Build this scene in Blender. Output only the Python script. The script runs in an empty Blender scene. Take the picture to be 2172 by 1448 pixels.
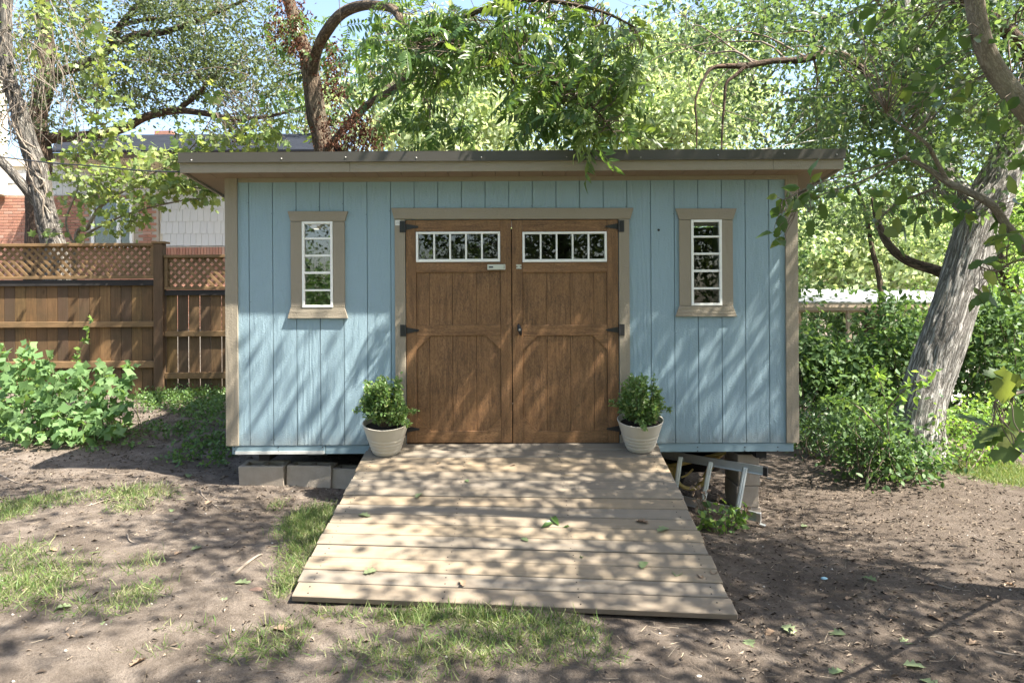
import bpy, bmesh, math, random
import numpy as np
from mathutils import Vector, Matrix, noise

# ------------------------------------------------------------------ camera, sky, sun, exposure
SC = bpy.context.scene
COL = SC.collection
F, CU, CV, ROLL = 1500.0, 1100.0, 640.0, 0.0057      # focal length and principal point in photo pixels
CAM = Vector((0.0, -6.1, 1.77))
cam_d = bpy.data.cameras.new('camera')
cam = bpy.data.objects.new('camera', cam_d); COL.objects.link(cam)
cam_d.sensor_width = 36.0
cam_d.lens = 36.0 * F / 2172.0
cam_d.shift_x = -(CU - 1086.0) / 2172.0
cam_d.shift_y = (CV - 724.0) / 2172.0
cam_d.clip_end = 600.0
cam.matrix_world = Matrix.Translation(CAM) @ Matrix.Rotation(math.radians(90), 4, 'X') @ Matrix.Rotation(-ROLL, 4, 'Z')
SC.camera = cam

SUN = Vector((2.66, -1.0, 4.3)).normalized()          # towards the sun
wd = bpy.data.worlds.new('World'); SC.world = wd; wd.use_nodes = True
wn = wd.node_tree
sky = wn.nodes.new('ShaderNodeTexSky'); sky.sky_type = 'NISHITA'; sky.sun_disc = False
sky.sun_elevation = math.asin(SUN.z); sky.sun_rotation = math.atan2(SUN.x, SUN.y)
sky.air_density = 1.0; sky.dust_density = 2.5; sky.ozone_density = 1.0
wn.nodes['Background'].inputs[1].default_value = 0.093
wn.links.new(sky.outputs[0], wn.nodes['Background'].inputs[0])
sl = bpy.data.lights.new('sun', 'SUN'); sl.energy = 5.0; sl.angle = math.radians(0.53); sl.color = (1.0, 0.93, 0.82)
so = bpy.data.objects.new('sun', sl); COL.objects.link(so)
so.rotation_euler = (-SUN).to_track_quat('-Z', 'Y').to_euler(); so.location = (8, -4, 14)
vs = SC.view_settings
vs.view_transform = 'Standard'; vs.look = 'None'; vs.gamma = 1.0; vs.use_curve_mapping = False
vs.exposure = 2.27
SC.cycles.use_adaptive_sampling = True
SC.cycles.use_denoising = True
SC.cycles.max_bounces = 10; SC.cycles.transparent_max_bounces = 12
SC.cycles.diffuse_bounces = 5; SC.cycles.transmission_bounces = 6

# ------------------------------------------------------------------ helpers
def P(u, v, d):
    """photo pixel and depth (metres along the view axis) to a point"""
    a, b = u - CU, v - CV
    return Vector(((a - ROLL * b) / F * d, d - 6.1, CAM.z - (b + ROLL * a) / F * d))

class MB:
    def __init__(s): s.v = []; s.f = []; s.uv = {}
    def box(s, x0, x1, y0, y1, z0, z1):
        n = len(s.v)
        s.v += [(x0,y0,z0),(x1,y0,z0),(x1,y1,z0),(x0,y1,z0),(x0,y0,z1),(x1,y0,z1),(x1,y1,z1),(x0,y1,z1)]
        s.f += [tuple(n+i for i in q) for q in ((0,3,2,1),(4,5,6,7),(0,1,5,4),(1,2,6,5),(2,3,7,6),(3,0,4,7))]
        return s
    def prism(s, pts, y0, y1):
        """polygon in the xz plane (counter-clockwise seen from -y) extruded from y0 (front) to y1"""
        n = len(s.v); k = len(pts)
        s.v += [(x, y0, z) for x, z in pts] + [(x, y1, z) for x, z in pts]
        s.f.append(tuple(range(n, n+k))); s.f.append(tuple(range(n+2*k-1, n+k-1, -1)))
        for i in range(k):
            j = (i+1) % k
            s.f.append((n+j, n+i, n+k+i, n+k+j))
        return s
    def hexa(s, p):
        """eight corners: bottom loop then top loop"""
        n = len(s.v); s.v += [tuple(q) for q in p]
        s.f += [tuple(n+i for i in q) for q in ((0,3,2,1),(4,5,6,7),(0,1,5,4),(1,2,6,5),(2,3,7,6),(3,0,4,7))]
        return s
    def bar(s, a, b, w, h, up=(0,0,1)):
        a = Vector(a); b = Vector(b); d = (b-a).normalized(); u = Vector(up)
        x = d.cross(u).normalized() * (w/2); z = x.normalized().cross(d).normalized() * (h/2)
        return s.hexa([a-x-z, b-x-z, b+x-z, a+x-z, a-x+z, b-x+z, b+x+z, a+x+z])
    def tube(s, pts, rad, sides=8, cap=True):
        pts = [Vector(p) for p in pts]; n0 = len(s.v); k = len(pts)
        if not hasattr(rad, '__len__'): rad = [rad]*k
        ref = Vector((0.13, 0.21, 0.97)); L = 0.0
        t = (pts[1]-pts[0]).normalized()
        x = t.cross(ref)
        if x.length < 0.1: x = t.cross(Vector((1,0,0)))
        x.normalize()
        for i, p in enumerate(pts):
            t = (pts[min(i+1,k-1)] - pts[max(i-1,0)]).normalized()
            x = (x - t*x.dot(t)).normalized(); y = t.cross(x)
            for j in range(sides):
                an = 2*math.pi*j/sides
                s.v.append(tuple(p + (x*math.cos(an)+y*math.sin(an))*rad[i]))
        for i in range(k-1):
            for j in range(sides):
                j2 = (j+1) % sides
                s.f.append((n0+i*sides+j, n0+i*sides+j2, n0+(i+1)*sides+j2, n0+(i+1)*sides+j))
        if cap:
            s.f.append(tuple(n0+j for j in range(sides-1,-1,-1)))
            s.f.append(tuple(n0+(k-1)*sides+j for j in range(sides)))
        return s
    def lathe(s, prof, sides=40):
        n0 = len(s.v); k = len(prof)
        for r, z in prof:
            for j in range(sides):
                an = 2*math.pi*j/sides
                s.v.append((r*math.cos(an), r*math.sin(an), z))
        for i in range(k-1):
            for j in range(sides):
                j2 = (j+1) % sides
                s.f.append((n0+i*sides+j, n0+i*sides+j2, n0+(i+1)*sides+j2, n0+(i+1)*sides+j))
        s.f.append(tuple(n0+j for j in range(sides-1,-1,-1)))
        s.f.append(tuple(n0+(k-1)*sides+j for j in range(sides)))
        return s
    def mesh(s, name, bevel=0.0):
        me = bpy.data.meshes.new(name); me.from_pydata(s.v, [], s.f)
        bm = bmesh.new(); bm.from_mesh(me)
        bmesh.ops.recalc_face_normals(bm, faces=bm.faces)
        if bevel:
            bmesh.ops.bevel(bm, geom=list(bm.edges), offset=bevel, segments=1, profile=0.7, affect='EDGES', clamp_overlap=True)
        bm.to_mesh(me); bm.free()
        return me
    def build(s, name, mat, parent=None, bevel=0.0, smooth=False, **kw):
        me = s.mesh(name, bevel)
        return link(name, me, mat, parent, smooth, **kw)

def link(name, me, mat, parent=None, smooth=False, label=None, cat=None, group=None, kind=None):
    if mat is not None and not me.materials: me.materials.append(mat)
    if smooth: me.polygons.foreach_set('use_smooth', [True]*len(me.polygons))
    o = bpy.data.objects.new(name, me); COL.objects.link(o)
    if parent is not None:
        o.parent = parent
        o.matrix_parent_inverse = PINV.get(parent.name, Matrix.Identity(4))
    return tag(o, label, cat, group, kind)

def tag(o, label=None, cat=None, group=None, kind=None):
    if label: o['label'] = label
    if cat: o['category'] = cat
    if group: o['group'] = group
    if kind: o['kind'] = kind
    return o

PINV = {}
def thing(name, label, cat, loc=(0,0,0), group=None, rot=None):
    """an Empty at the base of the thing; parts are modelled in world space unless local=True"""
    o = bpy.data.objects.new(name, None); COL.objects.link(o)
    o.empty_display_size = 0.1
    o.location = loc
    if rot: o.rotation_euler = rot
    m = Matrix.Translation(Vector(loc))
    if rot:
        from mathutils import Euler
        m = m @ Euler(rot).to_matrix().to_4x4()
    PINV[o.name] = m.inverted()
    return tag(o, label, cat, group)

def local(o):
    """mark an Empty so that its parts are modelled in its own space"""
    PINV[o.name] = Matrix.Identity(4); return o

def place(me, name, parent, mat4, mats=None):
    """object sharing mesh data, with a world matrix, parented to an untransformed or known parent"""
    o = bpy.data.objects.new(name, me); COL.objects.link(o)
    if parent is not None:
        o.parent = parent; o.matrix_parent_inverse = PINV.get(parent.name, Matrix.Identity(4))
    o.matrix_basis = mat4
    return o

def smooth_path(pts, rads, n=6):
    """Catmull-Rom through points"""
    pts = [Vector(p) for p in pts]; out = []; ro = []
    k = len(pts)
    for i in range(k-1):
        p0, p1, p2, p3 = pts[max(i-1,0)], pts[i], pts[i+1], pts[min(i+2,k-1)]
        for j in range(n):
            t = j/n
            out.append(0.5*((2*p1)+(p2-p0)*t+(2*p0-5*p1+4*p2-p3)*t*t+(3*p1-p0-3*p2+p3)*t**3))
            ro.append(rads[i]*(1-t)+rads[i+1]*t)
    out.append(pts[-1]); ro.append(rads[-1])
    return out, ro

# ------------------------------------------------------------------ materials
def new_mat(name):
    m = bpy.data.materials.new(name); m.use_nodes = True
    nt = m.node_tree
    return m, nt, nt.nodes['Principled BSDF']
def N(nt, t, **kw):
    n = nt.nodes.new(t)
    for k, v in kw.items():
        if k == 'inp':
            for a, b in v.items(): n.inputs[a].default_value = b
        else: setattr(n, k, v)
    return n
def coords(nt, scale=(1,1,1), kind='Object', rot=(0,0,0)):
    tc = N(nt, 'ShaderNodeTexCoord'); mp = N(nt, 'ShaderNodeMapping')
    mp.inputs['Scale'].default_value = scale; mp.inputs['Rotation'].default_value = rot
    nt.links.new(tc.outputs[kind], mp.inputs[0]); return mp.outputs[0]
def noise_n(nt, vec, scale, detail=4, rough=0.6, dist=0.0):
    n = N(nt, 'ShaderNodeTexNoise'); n.inputs['Scale'].default_value = scale
    n.inputs['Detail'].default_value = detail; n.inputs['Roughness'].default_value = rough; n.inputs['Distortion'].default_value = dist
    nt.links.new(vec, n.inputs['Vector']); return n.outputs['Fac']
def ramp(nt, fac, stops):
    r = N(nt, 'ShaderNodeValToRGB'); e = r.color_ramp.elements
    while len(e) > 1: e.remove(e[-1])
    e[0].position = stops[0][0]; e[0].color = (*stops[0][1], 1)
    for p, c in stops[1:]:
        k = e.new(p); k.color = (*c, 1)
    nt.links.new(fac, r.inputs[0]); return r.outputs[0]
def mixc(nt, fac, a, b, mode='MIX'):
    m = N(nt, 'ShaderNodeMix', data_type='RGBA', blend_type=mode)
    for s, val in ((0, fac), (6, a), (7, b)):
        if hasattr(val, 'is_linked') or isinstance(val, bpy.types.NodeSocket): nt.links.new(val, m.inputs[s])
        else: m.inputs[s].default_value = (*val, 1) if isinstance(val, tuple) and len(val) == 3 else val
    return m.outputs[2]
def math_n(nt, op, a, b=None):
    m = N(nt, 'ShaderNodeMath', operation=op)
    for i, val in enumerate((a, b)):
        if val is None: continue
        if isinstance(val, bpy.types.NodeSocket): nt.links.new(val, m.inputs[i])
        else: m.inputs[i].default_value = val
    return m.outputs[0]
def bump(nt, b, h, strength, dist=0.01):
    n = N(nt, 'ShaderNodeBump'); n.inputs['Strength'].default_value = strength; n.inputs['Distance'].default_value = dist
    nt.links.new(h, n.inputs['Height']); nt.links.new(n.outputs[0], b.inputs['Normal']); return n
def obj_random(nt):
    return N(nt, 'ShaderNodeObjectInfo').outputs['Random']

def srgb(r, g, b):
    f = lambda c: ((c/255+0.055)/1.055)**2.4 if c > 10 else c/255/12.92
    return (f(r), f(g), f(b))

def mat_painted(name, col, grain='v', bs=0.5, rough=0.55, var=0.12, dirt=0.15, splash=False):
    """embossed painted siding or trim: cedar grain relief under an even coat of paint"""
    m, nt, b = new_mat(name)
    st = {'v': (1, 1, 0.16), 'h': (0.16, 1, 1)}[grain]
    vec = coords(nt, st)
    rnd = obj_random(nt)
    add = N(nt, 'ShaderNodeVectorMath', operation='ADD'); cmb = N(nt, 'ShaderNodeCombineXYZ')
    nt.links.new(math_n(nt, 'MULTIPLY', rnd, 37.0), cmb.inputs[1])
    nt.links.new(vec, add.inputs[0]); nt.links.new(cmb.outputs[0], add.inputs[1])
    v2 = add.outputs[0]
    wav = N(nt, 'ShaderNodeTexWave', wave_type='RINGS', rings_direction='SPHERICAL')
    wav.inputs['Scale'].default_value = 9; wav.inputs['Distortion'].default_value = 9; wav.inputs['Detail'].default_value = 3
    wav.inputs['Detail Scale'].default_value = 1.4
    nt.links.new(v2, wav.inputs[0])
    fine = noise_n(nt, coords(nt, (0.7, 1, 1.7) if grain == 'v' else (1.6, 1, 1)), 75, 4, 0.7)
    big = noise_n(nt, v2, 30, 4, 0.6)
    h = math_n(nt, 'ADD', math_n(nt, 'MULTIPLY', wav.outputs['Fac'], 0.28), math_n(nt, 'ADD', math_n(nt, 'MULTIPLY', fine, 0.7), math_n(nt, 'MULTIPLY', big, 0.28)))
    bump(nt, b, h, bs, 0.007)
    blot = noise_n(nt, coords(nt, (1,1,1)), 2.2, 5, 0.65)
    c1 = mixc(nt, math_n(nt, 'MULTIPLY', ramp(nt, blot, [(0.35,(0,0,0)),(0.75,(1,1,1))]), dirt), col, tuple(c*0.72 for c in col))
    c2 = mixc(nt, math_n(nt, 'MULTIPLY', rnd, var), c1, tuple(min(1, c*1.22) for c in col))
    spots = noise_n(nt, coords(nt, (1,1,1)), 55, 2, 0.5)
    c3 = mixc(nt, math_n(nt, 'MULTIPLY', ramp(nt, spots, [(0.70,(0,0,0)),(0.76,(1,1,1))]), 0.25), c2, tuple(c*0.5 for c in col))
    if splash:
        sz_ = N(nt, 'ShaderNodeSeparateXYZ'); nt.links.new(coords(nt), sz_.inputs[0])
        hgt = math_n(nt, 'ADD', sz_.outputs[2], math_n(nt, 'MULTIPLY', math_n(nt, 'SUBTRACT', noise_n(nt, coords(nt, (1,1,.5)), 9, 5, .7), .5), .35))
        c3 = mixc(nt, math_n(nt, 'MULTIPLY', ramp(nt, hgt, [(0.50,(1,1,1)),(0.68,(0,0,0))]), 0.5), c3, (0.21,0.2,0.17))
    nt.links.new(c3, b.inputs['Base Color'])
    b.inputs['Roughness'].default_value = rough
    b.inputs['Specular IOR Level'].default_value = 0.35
    return m

def mat_wood(name, cols, axis='x', scale=1.0, rough=0.75, bs=0.4, dark=0.5, var=0.7, knots=True, stain=None, mud=False):
    """weathered boards; grain runs along an object axis; every board differs by its own random value"""
    m, nt, b = new_mat(name)
    st = {'x': (0.06, 1, 1), 'z': (1, 1, 0.06), 'y': (1, 0.06, 1)}[axis]
    rnd = obj_random(nt)
    cmb = N(nt, 'ShaderNodeCombineXYZ'); nt.links.new(math_n(nt, 'MULTIPLY', rnd, 61.0), cmb.inputs[0 if axis != 'x' else 1])
    nt.links.new(math_n(nt, 'MULTIPLY', rnd, 23.0), cmb.inputs[2])
    add = N(nt, 'ShaderNodeVectorMath', operation='ADD')
    nt.links.new(coords(nt, st), add.inputs[0]); nt.links.new(cmb.outputs[0], add.inputs[1]); v2 = add.outputs[0]
    g = noise_n(nt, v2, 26*scale, 6, 0.62, 1.2)
    g2 = noise_n(nt, v2, 150*scale, 3, 0.6)
    base = ramp(nt, rnd, [(i/(max(1,len(cols)-1)), c) for i, c in enumerate(cols)]) if len(cols) > 1 else None
    d = tuple(c*dark for c in cols[0])
    c1 = mixc(nt, ramp(nt, g, [(0.35,(0,0,0)),(0.7,(1,1,1))]), mixc(nt, 0.0, base, base) if base else cols[0], mixc(nt, 0.55, base, d) if base else d)
    c2 = mixc(nt, math_n(nt, 'MULTIPLY', ramp(nt, g2, [(0.5,(0,0,0)),(0.75,(1,1,1))]), 0.35), c1, d)
    big = noise_n(nt, coords(nt, (1,1,1)), 2.6, 5, 0.65)
    c3 = mixc(nt, math_n(nt, 'MULTIPLY', ramp(nt, big, [(0.40,(0,0,0)),(0.66,(1,1,1))]), 0.6), c2, stain if stain else d)
    out = c3
    if knots:
        vo = N(nt, 'ShaderNodeTexVoronoi'); vo.inputs['Scale'].default_value = 3.1*scale
        sc3 = N(nt, 'ShaderNodeVectorMath', operation='MULTIPLY'); sc3.inputs[1].default_value = {'x': (6,1,1), 'z': (1,1,6), 'y': (1,6,1)}[axis]
        nt.links.new(v2, sc3.inputs[0]); nt.links.new(sc3.outputs[0], vo.inputs[0])
        k = ramp(nt, vo.outputs['Distance'], [(0.0,(1,1,1)),(0.035,(1,1,1)),(0.075,(0,0,0))])
        out = mixc(nt, math_n(nt, 'MULTIPLY', k, 0.7), c3, tuple(c*0.28 for c in cols[0]))
    if mud:
        sy = N(nt, 'ShaderNodeSeparateXYZ'); nt.links.new(coords(nt), sy.inputs[0])
        yy = math_n(nt, 'ADD', sy.outputs[1], math_n(nt, 'MULTIPLY', math_n(nt, 'SUBTRACT', noise_n(nt, coords(nt), 5, 6, .7), .5), 1.2))
        out = mixc(nt, math_n(nt, 'MULTIPLY', ramp(nt, math_n(nt, 'ADD', yy, 3.0), [(0.75,(1,1,1)),(1.0,(0,0,0))]), 0.45), out, (0.15,0.12,0.092))
        tr_ = noise_n(nt, coords(nt, (1,.35,1)), 3.3, 6, .7)
        out = mixc(nt, math_n(nt, 'MULTIPLY', ramp(nt, tr_, [(0.5,(0,0,0)),(0.68,(1,1,1))]), 0.35), out, (0.17,0.145,0.115))
    nt.links.new(out, b.inputs['Base Color'])
    b.inputs['Roughness'].default_value = rough; b.inputs['Specular IOR Level'].default_value = 0.25
    bump(nt, b, math_n(nt, 'ADD', g, math_n(nt, 'MULTIPLY', g2, 0.5)), bs, 0.003)
    return m

def mat_plain(name, col, rough=0.5, metal=0.0, bs=0.0, nscale=60, var=0.15, spec=0.5):
    m, nt, b = new_mat(name)
    n1 = noise_n(nt, coords(nt), nscale*0.12, 5, 0.6)
    c = mixc(nt, math_n(nt, 'MULTIPLY', n1, var*2), col, tuple(x*0.6 for x in col))
    nt.links.new(c, b.inputs['Base Color'])
    b.inputs['Roughness'].default_value = rough; b.inputs['Metallic'].default_value = metal
    b.inputs['Specular IOR Level'].default_value = spec
    if bs: bump(nt, b, noise_n(nt, coords(nt), nscale, 4, 0.6), bs, 0.004)
    return m

def mat_leaf(name, cols, trans=0.38, gloss=0.35, spec=0.3, tcol=None, desat=0.13):
    """leaf blade: diffuse, light passing through, a little shine; each leaf has its own tint in 'rnd'"""
    m, nt, b = new_mat(name)
    cols = [tuple(q*(1-desat)+desat*(.3*c_[0]+.6*c_[1]+.1*c_[2]) for q in c_) for c_ in cols]
    at = N(nt, 'ShaderNodeAttribute', attribute_name='rnd', attribute_type='GEOMETRY')
    oi = N(nt, 'ShaderNodeObjectInfo')
    fr = math_n(nt, 'FRACT', math_n(nt, 'ADD', at.outputs['Fac'], oi.outputs['Random']))
    c = ramp(nt, fr, [(i/max(1, len(cols)-1), q) for i, q in enumerate(cols)])
    mot = noise_n(nt, coords(nt), 45, 3, 0.6)
    c = mixc(nt, math_n(nt, 'MULTIPLY', mot, 0.35), c, tuple(q*0.55 for q in cols[0]))
    nt.links.new(c, b.inputs['Base Color'])
    b.inputs['Roughness'].default_value = gloss; b.inputs['Specular IOR Level'].default_value = spec
    tr = N(nt, 'ShaderNodeBsdfTranslucent')
    tc = mixc(nt, 1.0, c, tcol if tcol else (1.7, 1.65, 0.85), 'MULTIPLY')
    nt.links.new(tc, tr.inputs[0])
    mx = N(nt, 'ShaderNodeMixShader'); mx.inputs[0].default_value = trans
    nt.links.new(b.outputs[0], mx.inputs[1]); nt.links.new(tr.outputs[0], mx.inputs[2])
    nt.links.new(mx.outputs[0], nt.nodes['Material Output'].inputs[0])
    return m

def mat_bark(name, c1, c2, vs=(26, 4.5), strength=0.9, lichen=None):
    """furrowed bark; uses the tube's own UVs in metres (around, along)"""
    m, nt, b = new_mat(name)
    n1 = noise_n(nt, coords(nt, (vs[0], vs[1], 1), 'UV'), 1.0, 5, 0.62, 0.9)
    rid = math_n(nt, 'ABSOLUTE', math_n(nt, 'SUBTRACT', n1, 0.5))
    fur = ramp(nt, rid, [(0.0,(0,0,0)),(0.035,(0.35,0.35,0.35)),(0.10,(1,1,1))])
    fine = noise_n(nt, coords(nt, (vs[0]*4, vs[1]*5, 1), 'UV'), 1.0, 5, 0.7)
    h = math_n(nt, 'ADD', math_n(nt, 'MULTIPLY', fur, 0.7), math_n(nt, 'MULTIPLY', fine, 0.5))
    c = mixc(nt, fur, c2, c1)
    c = mixc(nt, math_n(nt, 'MULTIPLY', ramp(nt, fine, [(0.4,(0,0,0)),(0.65,(1,1,1))]), 0.5), c, c2)
    if lichen:
        l = noise_n(nt, coords(nt, (1.2, 0.9, 1), 'UV'), 1.6, 5, 0.6)
        c = mixc(nt, math_n(nt, 'MULTIPLY', ramp(nt, l, [(0.5,(0,0,0)),(0.66,(1,1,1))]), 0.5), c, lichen)
    nt.links.new(c, b.inputs['Base Color']); b.inputs['Roughness'].default_value = 0.9
    b.inputs['Specular IOR Level'].default_value = 0.15
    bump(nt, b, h, strength, 0.02)
    return m

M = {}
M['siding'] = mat_painted('blue_siding_paint', (0.24, 0.338, 0.392), 'v', 1.0, splash=True)
M['trim'] = mat_painted('taupe_trim_paint', (0.262, 0.226, 0.172), 'v', 0.8, var=0.05)
M['trim_h'] = mat_painted('taupe_trim_paint_level', (0.262, 0.226, 0.172), 'h', 0.9, var=0.05)
M['soffit'] = mat_plain('soffit_paint', (0.24, 0.175, 0.115), 0.6, bs=0.15)
M['flash'] = mat_plain('dark_bronze_metal', (0.085, 0.078, 0.068), 0.32, 0.35, var=0.2)
M['skirt'] = mat_painted('blue_skirt_paint', (0.215, 0.305, 0.345), 'h', 0.35, dirt=0.5)
M['white'] = mat_plain('white_vinyl', (0.8, 0.8, 0.77), 0.35, var=0.06)
M['black'] = mat_plain('black_iron', (0.018, 0.018, 0.02), 0.45, 0.2, bs=0.1)
M['steel'] = mat_plain('zinc_steel', (0.62, 0.62, 0.58), 0.38, 0.6)
M['screw'] = mat_plain('screw_steel', (0.42, 0.41, 0.39), 0.5, 0.5)
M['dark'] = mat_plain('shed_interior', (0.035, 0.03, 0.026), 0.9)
M['deck'] = mat_wood('treated_pine', [(0.275,0.207,0.128), (0.18,0.162,0.137), (0.265,0.207,0.136), (0.163,0.15,0.13), (0.255,0.195,0.125), (0.2,0.177,0.144), (0.265,0.209,0.14)], 'x', 1.0, 0.7, 0.35, 0.62, stain=(0.175,0.146,0.112), mud=True)
M['fence'] = mat_wood('stained_cedar', [(0.12,0.066,0.03), (0.185,0.105,0.045), (0.08,0.053,0.036), (0.24,0.138,0.06), (0.15,0.098,0.04)], 'z', 1.0, 0.8, 0.5, 0.5, stain=(0.06,0.045,0.024))
M['fence_h'] = mat_wood('stained_cedar_rail', [(0.2,0.122,0.058), (0.26,0.162,0.08)], 'x', 1.0, 0.8, 0.5, 0.5, stain=(0.075,0.058,0.03))
M['kick'] = mat_wood('near_black_wood', [(0.03,0.028,0.027), (0.04,0.035,0.032)], 'x', 1.0, 0.85, 0.4, 0.6, knots=False)  # near-black tone for the strip under the lattice rail and the skids
M['cmu'] = mat_plain('concrete_block', (0.43, 0.37, 0.30), 0.95, 0.0, 1.0, 90, 0.45, 0.1)
M['alu'] = mat_plain('aluminium', (0.62, 0.62, 0.6), 0.35, 0.85, var=0.25)
M['yellow'] = mat_plain('yellow_enamel', (0.72, 0.52, 0.17), 0.4, 0.0, var=0.2)
M['rubber'] = mat_plain('black_rubber', (0.012, 0.012, 0.012), 0.7)
M['soil'] = mat_plain('potting_soil', (0.025, 0.017, 0.012), 0.95, 0, 1.0, 110)
M['cable'] = mat_plain('black_cable', (0.012, 0.012, 0.014), 0.5)
M['stem'] = mat_plain('green_stem', (0.12, 0.13, 0.05), 0.7)
M['twig'] = mat_plain('twig_bark', (0.15, 0.115, 0.085), 0.9, bs=0.5, nscale=90)
M['stick'] = mat_plain('grey_stick', (0.2, 0.165, 0.13), 0.9, bs=0.5, nscale=120)
def mat_door(name, axis):
    m, nt, b = new_mat(name)
    st = {'z': (1, 1, 0.10), 'x': (0.10, 1, 1)}[axis]
    rnd = obj_random(nt)
    cmb = N(nt, 'ShaderNodeCombineXYZ'); nt.links.new(math_n(nt, 'MULTIPLY', rnd, 41.0), cmb.inputs[0]); nt.links.new(math_n(nt, 'MULTIPLY', rnd, 17.0), cmb.inputs[2])
    add = N(nt, 'ShaderNodeVectorMath', operation='ADD'); nt.links.new(coords(nt, st), add.inputs[0]); nt.links.new(cmb.outputs[0], add.inputs[1])
    g = noise_n(nt, add.outputs[0], 34, 6, 0.7, 0.8)
    speck = noise_n(nt, coords(nt, (1, 1, 0.45) if axis == 'z' else (0.45, 1, 1)), 120, 3, 0.7)
    blot = noise_n(nt, coords(nt), 4.2, 5, 0.7)
    c = ramp(nt, g, [(0.34,(0.095,0.049,0.023)),(0.5,(0.20,0.107,0.049)),(0.66,(0.28,0.155,0.073))])
    c = mixc(nt, math_n(nt, 'MULTIPLY', ramp(nt, speck, [(0.42,(0,0,0)),(0.62,(1,1,1))]), 0.6), c, (0.045,0.026,0.016))
    c = mixc(nt, math_n(nt, 'MULTIPLY', ramp(nt, blot, [(0.4,(0,0,0)),(0.7,(1,1,1))]), 0.45), c, (0.245,0.124,0.05))
    nt.links.new(c, b.inputs['Base Color']); b.inputs['Roughness'].default_value = 0.5; b.inputs['Specular IOR Level'].default_value = 0.35
    bump(nt, b, math_n(nt, 'ADD', g, speck), 0.35, 0.003)
    return m
M['door_v'] = mat_door('brown_door_grain', 'z'); M['door_h'] = mat_door('brown_door_grain_level', 'x')

def mat_glass(name, ior=1.75, tint=(0.9, 0.93, 0.92)):
    m, nt, b = new_mat(name); nt.nodes.remove(b)
    tr = N(nt, 'ShaderNodeBsdfTransparent'); tr.inputs[0].default_value = (*tint, 1)
    gl = N(nt, 'ShaderNodeBsdfGlossy'); gl.inputs['Roughness'].default_value = 0.015
    fr = N(nt, 'ShaderNodeFresnel'); fr.inputs[0].default_value = ior
    bp = N(nt, 'ShaderNodeBump'); bp.inputs['Strength'].default_value = 0.035; bp.inputs['Distance'].default_value = 0.004
    nt.links.new(noise_n(nt, coords(nt), 4.5, 2, 0.5), bp.inputs['Height']); nt.links.new(bp.outputs[0], gl.inputs['Normal'])
    mx = N(nt, 'ShaderNodeMixShader')
    nt.links.new(fr.outputs[0], mx.inputs[0]); nt.links.new(tr.outputs[0], mx.inputs[1]); nt.links.new(gl.outputs[0], mx.inputs[2])
    nt.links.new(mx.outputs[0], nt.nodes['Material Output'].inputs[0])
    return m
M['glass'] = mat_glass('window_glass', 1.7); M['glass_l'] = mat_glass('reflective_window_glass', 2.1)  # left window's index raised so that its reflections come out brighter

# ------------------------------------------------------------------ ground
GC = [(-6,3.5,.55),(-3,3.5,.50),(-8,3.6,.6),(-2.4,-.1,.19),(-1.5,-.1,.12),(-1.28,-2.2,.085),(0,-2.25,.06),(1.2,-2.3,.005),(1.9,-.1,-.10),
      (2.2,.4,-.14),(4.2,1.6,-.10),(6.5,2,-.05),(0,-4.6,.04),(-3,-4.6,.1),(3,-4.6,.0),(-5,0,.27),(5,-1,.03),(3.2,-1.5,.0),(-6,9,.75),(6,9,-.45),
      (0,2.5,.12),(9,6,-.4),(-9,0,.3),(10,-2,.1),(-8,-6,.1),(8,-6,.1),(9,14,-.7),(-2,9,.5),(2.6,4.5,-.2),(-3.0,1.6,.34),(0,-1,.08)]
_gp = np.array(GC, float)
def _k(a, b): return np.exp(-((a[:,None,0]-b[None,:,0])**2 + (a[:,None,1]-b[None,:,1])**2)/(2*1.9**2))
_A = np.hstack([np.ones((len(_gp),1)), _gp[:,:2]]); _lin = np.linalg.lstsq(_A, _gp[:,2], rcond=None)[0]
_w = np.linalg.solve(_k(_gp,_gp)+0.02*np.eye(len(_gp)), _gp[:,2]-_A@_lin)
def gz_arr(x, y):
    x = np.clip(np.asarray(x, float), -10, 10); y = np.clip(np.asarray(y, float), -7, 14)
    p = np.stack([x.ravel(), y.ravel()], 1)
    z = np.hstack([np.ones((len(p),1)), p])@_lin + _k(p, _gp)@_w
    z = z + 0.010*np.sin(3.1*p[:,0]+1.7*np.sin(2.3*p[:,1])) + 0.008*np.sin(4.7*p[:,1]+2*np.sin(1.9*p[:,0]))
    return z.reshape(x.shape)
def gz(x, y): return float(gz_arr(np.array([x]), np.array([y]))[0])
def G(u, v):
    """photo pixel to the point of the ground it shows"""
    d = 3.0
    for _ in range(400):
        p = P(u, v, d)
        if p.z <= gz(p.x, p.y): break
        d += 0.04 if d < 14 else 0.2
    return p

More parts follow.
